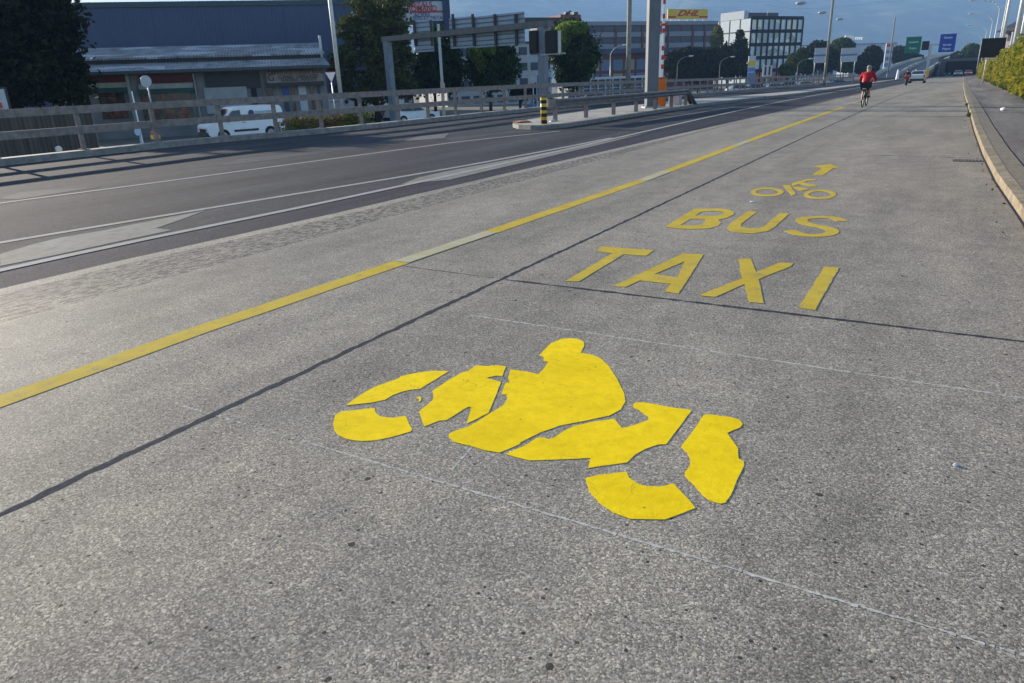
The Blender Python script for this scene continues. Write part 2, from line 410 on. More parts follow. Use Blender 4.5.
P5 = zpx([(25,607),(130,562),(180,528),(215,525),(235,535),(265,527),(310,495),(360,470),(450,450),(545,437)], 500, 330, s3) + \
     zpx([(175,122),(213,170),(270,155),(348,127),(346,112),(300,78),(268,62),(272,42),(295,38),(330,40),(450,62),(565,78),(435,250),(400,252),(330,275),(280,303),(240,343),(140,358),(40,372),(54,322)], 580, 395, s4) + \
     zpx([(440,627),(300,633),(140,638),(80,624)], 500, 330, s3)
P6 = zpx([(28,423),(100,405),(235,390),(250,420),(290,450),(340,463),(410,465),(475,450),(530,510),(583,572),(520,600),(430,630),(340,632),(250,628),(170,600),(100,550),(50,490)], 580, 395, s4)
P7 = zpx([(130,293),(200,200),(275,95),(310,92),(440,108),(495,125),(515,150),(500,172),(415,207),(450,255),(482,300),(488,365),(520,385),(523,408),(480,500),(440,590),(405,640),(375,645),(330,635),(300,622),(275,600),(155,475),(155,450),(185,420),(188,370),(170,330)], 660, 400, s5)
P5 = [p for i, p in enumerate(P5) if i != 24 + 9 or True]
for nm, pp, kk in (('front_wheel_upper', P1, 0), ('front_wheel_lower', P2, 1), ('axle_dot', P2b, 1), ('fairing', P3, 0), ('rider', Pr, 0), ('engine_and_tail', P5, 0), ('rear_wheel_lower', P6, 0), ('rear_wheel_upper', P7, 0)):
    mark(nm, [rounded(pp, 1) if kk else pp], M['yellow_new'], None, None, mk, .0016, jagm=.0028)
# ---- TAXI, BUS, bicycle, arrow
tx = thing('taxi_lettering', 'worn yellow capitals TAXI painted large across the bus lane', 'road lettering')
T = lambda p: zpx(p, 560, 235, 6.4)
X = lambda p: zpx(p, 690, 235, 6.4)
mark('letter_t', [T([(35,297),(120,299),(408,125),(548,135),(602,100),(270,75),(232,107),(335,119)])], M['yellow_old'], None, None, tx, .003)
mark('letter_a', [T([(340,330),(785,122),(920,125),(760,378),(672,365),(708,315),(510,293),(420,335)])], M['yellow_old'], None, None, tx, .003, holes=[[T([(605,252),(752,275),(798,170)])]])
mark('letter_x', [X([(312,155),(390,152),(425,238),(580,178),(662,183),(645,202),(440,285),(472,440),(380,432),(348,315),(160,400),(60,387),(332,280)])], M['yellow_old'], None, None, tx, .003)
mark('letter_i', [X([(862,205),(955,212),(800,482),(695,467)])], M['yellow_old'], None, None, tx, .003)
Bz = lambda p: zpx(p, 655, 160, 5.12)
bs = thing('bus_lettering', 'worn yellow capitals BUS painted across the lane beyond the word TAXI', 'road lettering')
mark('letter_b', [Bz([(50,343),(205,250),(340,250),(385,258),(407,270),(400,283),(365,298),(325,308),(338,322),(325,338),(275,352),(200,356),(120,352)])], M['yellow_old'], None, None, bs, .003,
     holes=[[Bz([(238,266),(310,263),(350,267),(345,277),(310,288),(205,286)]), Bz([(182,303),(255,303),(262,315),(240,330),(190,338),(128,334)])]])
mark('letter_u', [Bz([(478,262),(522,267),(440,328),(440,342),(475,352),(530,351),(562,340),(640,272),(688,275),(612,345),(575,366),(500,377),(430,374),(385,365),(368,348),(380,330)])], M['yellow_old'], None, None, bs, .003)
def stroke(pts, wd):
    L, Rr = [], []
    for i, p in enumerate(pts):
        a = Vector(pts[max(0, i - 1)]); b = Vector(pts[min(len(pts) - 1, i + 1)]); d = (b - a).normalized(); nn = Vector((-d.y, d.x)) * wd / 2
        L.append((p[0] + nn.x, p[1] + nn.y)); Rr.append((p[0] - nn.x, p[1] - nn.y))
    return L + Rr[::-1]
def smooth(pts, k=2):
    for _ in range(k):
        q = [pts[0]]
        for a, b in zip(pts, pts[1:]): q += [(a[0]*.75+b[0]*.25, a[1]*.75+b[1]*.25), (a[0]*.25+b[0]*.75, a[1]*.25+b[1]*.75)]
        pts = q + [pts[-1]]
    return pts
mark('letter_s', [stroke(smooth(Bz([(960,314),(925,298),(860,292),(790,296),(745,303),(760,322),(810,336),(870,346),(915,362),(895,382),(820,390),(745,384),(690,362)])), .125)], M['yellow_old'], None, None, bs, .003)
bc = thing('bicycle_marking', 'small worn yellow bicycle pictogram painted beyond the word BUS', 'road marking')
def ring(cx, cy, rx, ry, k=.62, kx=.70, rot=0.0):
    e = lambda a, b: [(cx + a * math.cos(t) - rot * b * math.sin(t), cy + b * math.sin(t) + rot * .3 * a * math.cos(t)) for t in np.linspace(0, 2 * math.pi, 33)[:-1]]
    return Bz(e(rx, ry)), Bz(e(rx * kx, ry * k))
for c4, nm in (((575, 165, 84, 23), 'wheel'), ((845, 177, 82, 25), 'wheel')):
    a, b = ring(*c4); mark(nm, [a], M['yellow_old'], None, None, bc, .003, holes=[[b]])
mark('frame', [Bz([(655,130),(690,128),(722,176),(700,184)]), Bz([(700,120),(770,100),(822,99),(822,106),(780,108),(705,135)])], M['yellow_old'], None, None, bc, .003)
mark('fork', [Bz([(722,118),(750,115),(828,130),(825,137),(790,136)]), Bz([(708,140),(735,138),(790,150),(745,160)])], M['yellow_old'], None, None, bc, .003, base=.0012)
mark('direction_arrow', [Bz([(806,76),(862,80),(912,42),(948,42),(900,21),(815,32),(855,42)])], M['yellow_old'], 'worn yellow straight ahead arrow painted beyond the bicycle symbol', 'road marking', None, .003)
# ---- lines
def line(name, pl, wdt, y0, y1, mat, label, cat='road line', dz=.003, jit=0.0, step=None):
    ys = yset(y0, y1) if not step else list(np.arange(y0, y1, step))
    L = []; Rr = []
    for y in ys:
        x = interp(pl, y) if isinstance(pl, list) else pl
        a = wdt / 2 * (1 + random.uniform(-jit, jit)); b = wdt / 2 * (1 + random.uniform(-jit, jit)); o = random.uniform(-jit, jit) * wdt * .25
        L.append((x - a + o, y)); Rr.append((x + b + o, y))
    bm = bmesh.new(); pr = None
    for (xa, y), (xb, _) in zip(L, Rr):
        row = (bm.verts.new((xa, y, zr(y) + dz)), bm.verts.new((xb, y, zr(y) + dz)))
        if pr: bm.faces.new((pr[0], pr[1], row[1], row[0]))
        pr = row
    m = MB(); m.bm.free(); m.bm = bm; o = m.build(name, mat); return tag(o, label, cat)
def UX(px, py): return tuple(U(px, py)[:2])
yl = [UX(0, 402), UX(200, 330), UX(490, 232.5), UX(640, 181.5), UX(742, 143.5), UX(838, 109)]
yl = [(yl[0][0], -30)] + yl + [(-4.05, 40), (-4.1, 60)]
line('yellow_lane_line', yl, .19, -30, 34.5, M['yellow_old'], 'long continuous yellow line left of the bus lane', jit=.04, step=.5)
line('faded_lane_line', yl, .16, 36, 60, M['yellow_faint'], 'faint worn away yellow lane line ahead of the cyclist', jit=.2, step=.6)
for i, (a, b, lb) in enumerate((((400, 262), (490, 232), 'pale white dash showing on the yellow line beside the word TAXI'), ((642, 181), (673, 171), 'pale white dash showing on the yellow line beside the word BUS'), ((735, 146), (751, 141), 'short pale white dash far along the yellow line'))):
    o = line('white_dash', yl, .175, U(*a).y, U(*b).y, M['dash'], lb, dz=.006, jit=.05, step=.3)
line('tar_seam', [(-3.14, -20), (-3.13, 3), (-3.10, 8), (-3.02, 30), (-2.95, 60)], .044, -20, 110, M['tar'], None, jit=.38, step=.06, dz=.001)['kind'] = 'structure'
def cross(name, a, b, wdt, mat, dz=.001, jit=.5, gaps=0.0, step=.06, wob=.006):
    a, b = Vector(a), Vector(b); n = max(2, int((b - a).length / step)); d = (b - a).normalized(); nn = Vector((-d.y, d.x)); m = MB(); pr = None
    for i in range(n + 1):
        p = a.lerp(b, i / n) + nn * (noise.noise(Vector((i * .35, a.x, a.y))) * wob); ww = wdt / 2 * (1 + random.uniform(-jit, jit))
        q = (p + nn * ww, p - nn * ww)
        if pr and random.random() > gaps: m.quad(*[(v.x, v.y, zr(v.y) + dz) for v in (pr[0], pr[1], q[1], q[0])])
        pr = q
    o = m.build(name, mat); o['kind'] = 'structure'; return o
cross('transverse_joint', UX(395, 265), UX(506, 279.7), .012, M['tar'], gaps=.15)
cross('transverse_joint', UX(506, 279.7), UX(1030, 342.5), .034, M['tar'])
cross('transverse_joint', UX(870, 155), UX(983, 158.5), .045, M['tar'], gaps=.15)
for y in (-1.2, 22, 38, 52): cross('transverse_joint', (-6.0, y), (.4, y - .1), .02, M['tar'], gaps=.1, step=.2)
cross('chalk_line', UX(330, 449), UX(1040, 660), .010, M['chalk'], gaps=.05, step=.012, jit=.8)
cross('chalk_line', UX(180, 405), UX(330, 449), .010, M['chalk'], gaps=.6, step=.012, jit=.8)
cross('chalk_line', UX(470, 315), UX(1030, 399), .013, M['chalk'], gaps=.08, step=.02, jit=.7)
cross('chalk_line', UX(452, 470), UX(473, 446), .009, M['chalk'], gaps=.3, step=.012)
cross('chalk_line', UX(594, 352), UX(617, 336), .010, M['chalk'], gaps=.3, step=.012)
# white lines of the left carriageway
wl = [(-7.93, -30), (-7.93, 4.5), (-7.76, 7.1), (-7.66, 10.3), (-7.68, 18.7), (-7.83, 26.3), (-8.2, 48), (-8.6, 68), (-9, 110)]
line('white_edge_line', wl, .15, -30, 110, M['white_line'], 'long white edge line between the asphalt and the dark joint strip')
w2 = [(-10.2, -20), (-9.62, 3.3), (-9.30, 5.42), (-8.84, 8.16), (-8.47, 10.25), (-8.25, 12), (-7.95, 15.5), (-7.83, 18.5)]
line('white_converging_line', w2, .14, -20, 18.4, M['white_line'], 'white line converging with the edge line from the left', dz=.0005)
tag(mark('white_hatch_patch', [[UX(*p) for p in ((0, 266), (0, 254), (30, 245), (60, 237.5), (100, 231), (160, 219), (205, 210.5), (180, 220), (156, 228), (172, 230), (120, 241), (60, 254))]], M['white_old'], None, None, th=.002, base=-.002), 'large worn white painted wedge between the two white lines at left', 'road marking')
tag(mark('white_hatch_patch', [[UX(*p) for p in ((402, 184), (418, 177.5), (450, 170.5), (600, 142.5), (648, 132.5), (640, 134.6), (600, 144.5), (450, 179.5))]], M['white_old'], None, None, th=.002, base=-.002), 'long thin white painted wedge where the two white lines meet', 'road marking')
w3 = [UX(0, 203), UX(160, 182), UX(300, 163), UX(460, 141.5), UX(560, 131)]
line('white_lane_line', [(w3[0][0] - .3, -20)] + w3, .14, -20, w3[-1][1], M['white_line'], 'thin white line leading to the nose of the traffic island', dz=.0005)
line('white_lane_line', [UX(640, 122), UX(735, 107)], .12, U(640, 122).y, U(735, 107).y, M['white_old'], 'faint white line beside the guardrail shadow', dz=.0005)
for pts, lb in ((((404, 141), (418, 136.5), (449, 133), (444, 138)), 'pale arrow head shaped paint patch on the far carriageway'),
            (((444, 138), (520, 131), (548, 131), (500, 134), (452, 141)), 'pale tapering paint wedge pointing to the traffic island'),
            (((215, 166), (240, 159), (300, 153), (345, 150), (300, 156), (250, 163)), 'long pale worn patch near the left fence'),
            (((0, 199), (20, 192), (60, 189), (100, 187), (60, 193), (20, 199)), 'faint pale worn patch at the left picture edge')):
    tag(mark('worn_paint_patch', [[UX(*p) for p in pts]], M['white_faint' if 'near the left' in lb or 'edge' in lb else 'white_dull'], None, None, th=.002, base=-.002), lb, 'road marking')

# ---- traffic island
fr = [(-13.6, 23.2), (-13.2, 22.3), (-12.5, 21.5), (-11.9, 21.25), (-11.4, 21.35), (-11.1, 22.3), (-11.0, 26), (-11.0, 32), (-10.95, 38), (-10.4, 46), (-9.6, 56), (-9.6, 93), (-10.3, 150), (-10.6, 190)]
bk = [(-14.0, 25.7), (-14.6, 33), (-14.3, 46), (-12.9, 51), (-11.6, 62), (-11.1, 90), (-11.0, 150), (-11.0, 190)]
def island(name, mat, inset, z1, z0):
    m = MB(); zf = lambda x, y, z: (x, y, zr(y) + z)
    cxm = lambda p: p
    L = [(x - inset * (1 if i > 4 else .3), y + (inset if i < 5 else 0)) for i, (x, y) in enumerate(fr)]
    Rr = [(x + inset, y) for x, y in bk]
    m.poly(L + Rr[::-1], z0, z1, zf); o = m.build(name, mat); o['kind'] = 'structure'; return o
island('traffic_island_kerb', M['kerb_grey'], 0, .13, -.1)
island('traffic_island_top', M['island'], .16, .135, .10)

# ---- drain grate in the road by the kerb
gr = thing('drain_grate', 'rectangular rusty slotted drain grate set in the concrete beside the kerb', 'drain', U(970, 161))
GL = gr.location; gm = MB(); gm.box((0, 0, .002), (.50, .22, .012)); gm.build('sump', M['sign_black'], gr)
gm = MB()
for i in range(10): gm.box((-.225 + .05 * i, 0, .009), (.018, .22, .012))
gm.box((0, .11, .009), (.50, .02, .012)); gm.box((0, -.11, .009), (.50, .02, .012)); gm.build('bars', M['rail'], gr)
# ---- litter
def lump(name, p, s, mat, label, cat, seed=0):
    m = MB(); bmesh.ops.create_icosphere(m.bm, subdivisions=2, radius=1)
    for v in m.bm.verts:
        v.co = v.co * (1 + .35 * noise.noise(v.co * 1.8 + Vector((seed, 0, 0)))); v.co = Vector((v.co.x * s[0], v.co.y * s[1], max(-.6, v.co.z) * s[2] + s[2] * .6))
    return tag(m.build(name, mat, loc=p), label, cat)
lump('crumpled_paper', Vector((1.25, 27.6, zr(27.6) + .12)), (.09, .07, .06), M['white'], 'white crumpled paper lying on the right pavement', 'litter', 1)
lump('paper_scrap', U(752, 202.5), (.03, .02, .012), M['white'], 'tiny white scrap lying between the bicycle symbol and the word BUS', 'litter', 2)
lump('paper_scrap', U(956, 466), (.012, .01, .008), M['offwhite'], 'tiny pale scrap lying alone on the right foreground concrete', 'litter', 4)
lump('stone', A(59, 150.5, 21.3) + Vector((0, 0, -.02)), (.09, .09, .09), M['offwhite'], 'pale round stone standing on the left parapet kerb', 'stone', 3)

# ------------------------------------------------------------------ left parapet fence
def fence(name, KLx, ys, dz, label, ph=1.12):
    f = thing(name, label, 'fence', (interp(KLx, ys[0]), ys[0], zr(ys[0]) + dz)); o0 = f.location
    loc = lambda y, z: Vector((interp(KLx, y), y, zr(y) + dz + z)) - o0
    for (z, h, nm) in ((.53, .20, 'lower_rail'), (1.06, .20, 'upper_rail')):
        m = MB()
        for a, b in zip(ys, ys[1:]):
            p, q = loc(a, z), loc(b, z); d = (q - p); rz = math.atan2(d.y, d.x)
            n2 = Vector((-math.sin(rz), math.cos(rz), 0)) * .035
            vs = [p - n2 + Vector((0, 0, -h/2)), p + n2 + Vector((0, 0, -h/2)), p + n2 + Vector((0, 0, h/2)), p - n2 + Vector((0, 0, h/2))]
            ws = [v + d for v in vs]
            V = [m.bm.verts.new(v) for v in vs + ws]
            for i in range(4): m.bm.faces.new((V[i], V[(i+1)%4], V[4+(i+1)%4], V[4+i]))
            m.bm.faces.new(V[:4][::-1]); m.bm.faces.new(V[4:])
        m.build(nm, M['rail'], f)
    for y in ys[::1]:
        m = MB(); p = loc(y, 0); m.box(p + Vector((-.10, 0, ph/2)), (.11, .10, ph)); m.box(p + Vector((-.10, 0, .012)), (.26, .2, .024)); m.build('post', M['rail'], f)
    return f
def fy(px, py):                            # where the fence line crosses this sight line
    r = ray(px, py); y = 20
    for _ in range(50):
        x = interp(off(KL, -.32), y); y = .5 * y + .5 * (x / r.x * r.y)
    return y
FP = [fy(*p) for p in ((85,153),(158,146),(223,138.5),(277,133.5),(322,129.5),(362,125.5),(399,121.5),(428.5,119.3),(456,116.2),(481.8,113.5),(504.6,111.4),(525.7,109.5))]
FY = [FP[0] - 2.3 * k for k in range(8, 0, -1)] + FP + [FP[-1] + 2.15 * (i + 1) for i in range(62)]
fence('parapet_fence', off(KL, -.22), FY, .17, 'long weathered metal fence with two rails on the left parapet')

# ------------------------------------------------------------------ guardrail and island furniture
ge = [Vector((-12.1, 23.4)), Vector((-11.8, 25.3)), Vector((-11.55, 27.3)), Vector((-11.4, 29.3)), Vector((-11.3, 31.3)), Vector((-11.25, 33.3)), Vector((-11.2, 35.2))]
gl = thing('guardrail', 'short weathered steel guardrail on the traffic island, ramped down at its far end', 'guardrail', (ge[0].x, ge[0].y, zr(25) + .135))
lo = lambda p, z: Vector((p.x, p.y, zr(p.y) + .135 + z)) - gl.location
prof = [(.00, .62), (.05, .64), (.085, .68), (.05, .72), (.02, .745), (.05, .77), (.085, .81), (.05, .85), (0, .87)]
prof = [(a, b - .14) for a, b in prof]
for sd, nm in ((1, 'road_side_beam'), (-1, 'far_side_beam')):
    m = MB(); pr = None
    pts = [(ge[0] + (ge[0] - ge[1]).normalized() * .25, .75)] + [(p, 1.0) for p in ge]
    end = ge[-1] + (ge[-1] - ge[-2]).normalized() * 1.3
    pts.append((end, 0))
    for i, (p, k) in enumerate(pts):
        sh = 0 if i < len(pts) - 1 else -.68
        row = [m.bm.verts.new(lo(p, zz + sh) + Vector((sd * (.07 + a) * (.35 if i == 0 else 1), 0, 0))) for a, zz in prof]
        if pr:
            for j in range(len(prof) - 1): m.bm.faces.new((pr[j], pr[j+1], row[j+1], row[j]))
        pr = row
    o = m.build(nm, M['beam'], gl, True); md = o.modifiers.new('t', 'SOLIDIFY'); md.thickness = .006
m = MB()
for k in range(7):
    a = math.pi * k / 6; b = math.pi * (k + 1) / 6; c = lo(ge[0] + (ge[0] - ge[1]).normalized() * .2, 0)
    p = c + Vector((.16 * math.cos(a), -.20 * math.sin(a), .48)); q = c + Vector((.16 * math.cos(b), -.20 * math.sin(b), .48))
    m.quad(p, q, q + Vector((0, 0, .27)), p + Vector((0, 0, .27)))
o = m.build('rounded_end', M['rail'], gl); md = o.modifiers.new('t', 'SOLIDIFY'); md.thickness = .01
for p in ge:
    m = MB(); m.box(lo(p, .36), (.10, .13, .72), -.2); m.build('post', M['rail'], gl)
# striped bollard
bp = U(544, 124, .135)
bo = thing('striped_bollard', 'black and yellow striped bollard at the nose of the traffic island', 'bollard', bp)
m = MB(); m.bar((0, 0, 0), (0, 0, .84), .105, n=20); m.build('post', M['yellow_sign'], bo, True)
for k in range(4):
    m = MB(); m.bar((0, 0, .02 + k * .21), (0, 0, .125 + k * .21), .108, n=20); m.build('black_band', M['sign_black'], bo)
m = MB(); m.bar((0, 0, .84), (0, 0, .86), .108, n=20); m.build('cap', M['sign_black'], bo)
lump('red_stone_rubble', Vector((-13.0, 22.6, zr(22) + .13)), (.35, .3, .05), plain('reddish rubble', (.35, .16, .10), .9), 'low heap of reddish rubble on the island nose', 'rubble', 6)
lump('sand_bag', Vector((-12.0, 23.0, zr(24) + .13)), (.14, .10, .06), M['offwhite'], 'small pale sandbag behind the striped bollard', 'sandbag', 8)
# blue-white panel behind the bollard
q = B(540.5, 52, -1.25)
pn = thing('information_column', 'slim blue and white information column beyond the fence behind the bollard', 'info column', q, rad(33))
m = MB(); m.box((0, 0, 1.8), (.46, .2, 2.6), bev=.02); m.build('body', M['offwhite'], pn)
m = MB(); m.box((0, -.105, 2.65), (.34, .02, .6)); m.build('upper_panel', plain('blue print', (.05, .11, .3), .4), pn)
m = MB(); m.box((0, -.105, 1.75), (.34, .02, .9)); m.build('lower_panel', plain('dark blue print', (.03, .05, .16), .4), pn)
m = MB(); m.box((0, 0, .25), (.3, .15, .5)); m.build('foot', M['galv'], pn)
# big steel post, lamp and raised barrier
pb = B(651, 34.5, zr(33) + .135); pb.z = zr(pb.y) + .135
po = thing('gantry_post', 'massive square grey steel post on the traffic island', 'post', pb, rad(36))
m = MB(); m.box((0, 0, 3.75), (.52, .44, 7.5), bev=.02); m.build('shaft', plain('blue grey painted steel', (.13, .145, .17), .55, .3, 0, var=.12, sc=2), po)
m = MB(); m.box((0, 0, .03), (.75, .7, .06)); m.build('base_plate', M['galv'], po)
m = MB()
for a in (-.3, .3):
    for b in (-.28, .28): m.bar((a, b, .06), (a, b, .12), .03, n=6)
m.build('bolts', M['galv'], po)
bq = B(661, 35.6, zr(33) + .135)
br = thing('barrier', 'orange barrier cabinet with its red and white striped arm raised upright', 'barrier', bq, rad(25))
m = MB(); m.box((0, 0, .62), (.40, .36, 1.24), bev=.03); m.build('cabinet', M['orange'], br)
m = MB(); m.box((0, 0, 1.26), (.44, .4, .05), bev=.015); m.build('lid', plain('dark orange lid', (.45, .10, .02), .5), br)
m = MB(); m.box((0, -.19, .8), (.24, .02, .5)); m.build('door', plain('service door orange', (.62, .15, .02), .5), br)
arm = m = MB(); m.box((0, .0, 4.0), (.11, .05, 5.4)); am = m.build('arm', M['white'], br)
m = MB(); m.box((-.11, -.04, 2.2), (.09, .06, 1.9), bev=.01); m.build('counterweight', M['white'], br)
for z in (1.75, 2.15, 2.55, 3.3, 3.9, 4.5, 5.1, 5.7):
    m = MB(); m.box((0, 0, z), (.116, .056, .2)); m.build('red_band', M['red'], br)
for z in (2.15, 3.55):
    m = MB(); m.box((.03, 0, z), (.32, .1, .1), bev=.01); m.build('bracket', M['red'], br)
bx = B(676, 42, zr(38) + .13)
m = MB(); m.box((0, 0, .25), (.55, .4, .5), bev=.03); tag(m.build('utility_box', M['offwhite'], loc=B(675, 36.5, zr(36) + .1)), 'small pale utility box on the island beside the raised barrier', 'utility box')

# ------------------------------------------------------------------ street lamps and poles
def lamp(name, label, p, h, arm, mat, r=.09, group=None, adir=Vector((1, 0, 0)), cat='street lamp'):
    L = thing(name, label, cat, p, 0, group)
    m = MB(); m.bar((0, 0, 0), (0, 0, h * .82), r, r * .7, 12)
    pts = [Vector((0, 0, h * .82))]
    for k in range(1, 8):
        t = k / 7 * math.pi * .46; pts.append(adir * (arm * (1 - math.cos(t))) + Vector((0, 0, h * .82 + h * .18 * math.sin(t))))
    m.build('pole', mat, L, True); m = MB(); m.path(pts, r * .68, 8, r * .4); m.build('arm', mat, L, True)
    e = pts[-1]; m = MB(); c = e + adir * .35
    m.ball(c, (.42 if abs(adir.x) > .5 else .16, .16 if abs(adir.x) > .5 else .42, .09)); hd = m.build('lamp_head', M['galv_light'], L, True)
    m = MB(); m.ball(c - Vector((0, 0, .05)), (.28 if abs(adir.x) > .5 else .11, .11 if abs(adir.x) > .5 else .28, .07)); m.build('diffuser', M['lampglass'], hd, True)
    m = MB(); m.bar((0, 0, 0), (0, 0, .9), r * 1.25, n=12); m.build('base_sleeve', mat, L, True)
    return L
def pole(name, label, p, h, r, mat, sleeve=None, cat='pole', tilt=0, group=None):
    L = thing(name, label, cat, p, 0, group)
    m = MB(); m.bar((0, 0, 0), (tilt, 0, h), r, r * .85, 14); m.build('shaft', mat, L, True)
    m = MB(); m.bar((0, 0, 0), (0, 0, .9), r * 1.3, n=14); m.build('base_sleeve', sleeve or mat, L, True)
    m = MB(); m.ball((tilt, 0, h), (r * .75, r * .75, r * .5)); m.build('cap', M['galv'], L, True)
    return L
yb = lambda px, D, z=-1.3: B(px, D, z)
pole('tall_pole', 'tall brown grey pole left of the massive square post', B(627.5, 52, -1.5), 9.5, .17, M['pole_brown'], M['galv_light'])
pole('tall_pole', 'tall pale pole standing beside the loose conifer before the warehouse', B(345, 47, -1.25), 12, .13, M['galv_light'])
grpR = 'curved street lamps above the ivy wall'
wx = 2.75
for i, (Y, lb) in enumerate(((92, 'nearest of the curved lamps above the ivy wall, its head beyond the picture top'), (112, 'second nearest curved lamp above the ivy wall'), (138, 'third curved lamp above the ivy wall, between a larger and a smaller one'), (172, 'fourth curved lamp above the ivy wall, second smallest'), (215, 'smallest and farthest curved lamp above the ivy wall'))):
    p = Vector((wx, Y, zr(Y) + 1.2))
    if i == 0: L0 = lamp('street_lamp', lb, p, 8.2, 3.0, M['galv_light'], .085, grpR, Vector((-1, 0, 0)))
    else: dup(L0, p, 0, lb, grpR)
pole('catenary_pole', 'tall pale pole rising from the ivy at the right picture edge', (2.9, 66, zr(66) + 1), 9.2, .16, M['galv_light'])
pole('catenary_pole', 'tall pale pole above the black sign on the right', (2.9, 90, zr(90) + 1), 10.5, .16, M['galv_light'])
pole('catenary_pole', 'thin pale pole right behind the tallest one at the right edge', (3.6, 74, zr(74) + 1), 6.8, .13, M['galv_light'])
pA = B(824, 90, zr(88)); pB = B(887, 155, zr(150))
pole('catenary_pole', 'tall dark leaning pole left of the red cyclist', pA, 11.5, .15, M['pole_brown'])
pole('catenary_pole', 'tall thin dark pole right of the two blue white totem panels', pB, 11.5, .15, M['pole_brown'])
# lamps hung over the road on span wires
def hung(px, py, D, label):
    p = A(px, py, D); L = thing('suspended_lamp', label, 'suspended lamp', p, 0, 'suspended lamps over the road')
    m = MB(); m.ball((0, 0, 0), (.42, .16, .13)); m.build('lamp_head', M['galv'], L, True)
    m = MB(); m.ball((0, 0, -.07), (.26, .12, .09)); m.build('diffuser', M['lampglass'], L, True)
    a = Vector((-19, p.y, p.z + 1.2)) - p; b = Vector((3, p.y, p.z + 1.2)) - p
    m = MB(); m.path([a, a * .5 + Vector((0, 0, .0)), Vector((0, 0, .35)), b * .5, b], .009, 5); m.build('span_wire', M['galv'], L)
hung(801, 3, 62, 'nearest suspended lamp hanging at the top of the picture over the road')
hung(822.5, 12.5, 78, 'middle suspended lamp hanging beside the tall dark pole')
hung(840, 19, 95, 'farthest suspended lamp hanging right of the tall dark pole')
lamp('curved_lamp', 'thin curved lamp seen left of the tall brown pole before the brick building', B(610, 95, -2), 6.9, 1.7, M['galv'], .07, adir=RT.copy())
for px, D, h, lb in ((676, 120, 6.8, 'curved lamp between the raised barrier and the dark trees'), (688, 170, 8, 'small curved lamp partly hidden in dark trees'), (718, 130, 6.6, 'curved lamp left of the glass office block'), (795, 130, 5.8, 'curved lamp right of the glass office block')):
    L = lamp('curved_lamp', lb, B(px, D, -3), h, 2.0, M['pole_brown'], .06, 'curved lamps beyond the fence', RT.copy())

# ------------------------------------------------------------------ foliage
def leaf_mat(name, a, b, trans=.25):
    m = NM(name, .75, .12)
    c = m.mix(m.mapr(m.noise(1.1, 4), .35, .65), (*a, 1), (*b, 1))
    c = m.mix(1, c, m.ramp(m.noise(14, 2), [(.3, (.7, .7, .7)), (.7, (1.3, 1.3, 1.3))]), 'MULTIPLY')
    m.col(c); tr = m.n('ShaderNodeBsdfTranslucent'); m.put(tr.inputs[0], c)
    mx = m.n('ShaderNodeMixShader'); mx.inputs[0].default_value = trans
    m.t.links.new(m.b.outputs[0], mx.inputs[1]); m.t.links.new(tr.outputs[0], mx.inputs[2])
    m.t.links.new(mx.outputs[0], m.t.nodes['Material Output'].inputs[0]); return m.m
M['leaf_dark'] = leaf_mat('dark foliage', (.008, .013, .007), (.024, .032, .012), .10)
M['leaf_mid'] = leaf_mat('mid foliage', (.03, .05, .016), (.10, .13, .03), .25)
M['leaf_con'] = leaf_mat('conifer foliage', (.03, .045, .014), (.10, .115, .03), .25)
M['leaf_sunlit'] = leaf_mat('sunlit leaf tops', (.12, .19, .03), (.26, .34, .06), .55)  # bright leaf colour standing in for sunlight on the crowns
M['leaf_lime'] = leaf_mat('lime tree foliage', (.016, .034, .010), (.04, .075, .018), .15)
M['leaf_yel'] = leaf_mat('yellowish foliage', (.09, .11, .02), (.17, .16, .03), .3)
M['leaf_ivy'] = leaf_mat('ivy foliage', (.06, .10, .012), (.40, .36, .05), .35)
M['leaf_red'] = leaf_mat('reddish hedge foliage', (.20, .09, .03), (.16, .17, .04), .3)
M['bark'] = plain('bark', (.06, .045, .035), .9, var=.35, sc=7, bump=.02)
rng = np.random.default_rng(5)
def leaves(centers, size, jitter=.35, up=0.0):
    n = len(centers); a = rng.normal(size=(n, 3)); a /= np.linalg.norm(a, axis=1)[:, None]
    b = rng.normal(size=(n, 3)); b -= (a * b).sum(1)[:, None] * a; b /= np.linalg.norm(b, axis=1)[:, None]
    s = size * (1 + jitter * rng.uniform(-1, 1, (n, 1)))
    v = np.stack([centers - a * s, centers - b * s * .55, centers + a * s, centers + b * s * .55], 1).reshape(-1, 3)
    me = bpy.data.meshes.new('crown'); me.vertices.add(4 * n); me.vertices.foreach_set('co', v.ravel())
    me.loops.add(4 * n); me.loops.foreach_set('vertex_index', np.arange(4 * n, dtype=np.int32))
    me.polygons.add(n); me.polygons.foreach_set('loop_start', np.arange(0, 4 * n, 4, dtype=np.int32)); me.polygons.foreach_set('loop_total', np.full(n, 4, dtype=np.int32))
    me.update(); me.validate(); return me
def blobpts(blobs, n, shell=.55, clump=0, cs=.25):
    vol = np.array([b[3] * b[4] * b[5] for b in blobs]) ** .75; vol /= vol.sum(); out = []
    for b, f in zip(blobs, vol):
        k = int(n * f) + 1; d = rng.normal(size=(k, 3)); d /= np.linalg.norm(d, axis=1)[:, None]
        if clump:
            kc = max(6, clump); cd = rng.normal(size=(kc, 3)); cd /= np.linalg.norm(cd, axis=1)[:, None]
            cr = (shell + (1 - shell) * rng.uniform(0, 1, (kc, 1)) ** .5); cc = cd * cr
            d = cc[rng.integers(0, kc, k)] + rng.normal(size=(k, 3)) * cs * .55; r = 1
        else: r = shell + (1.04 - shell) * rng.uniform(0, 1, (k, 1)) ** .6
        out.append(d * r * np.array(b[3:6]) + np.array(b[:3]))
    return np.concatenate(out)
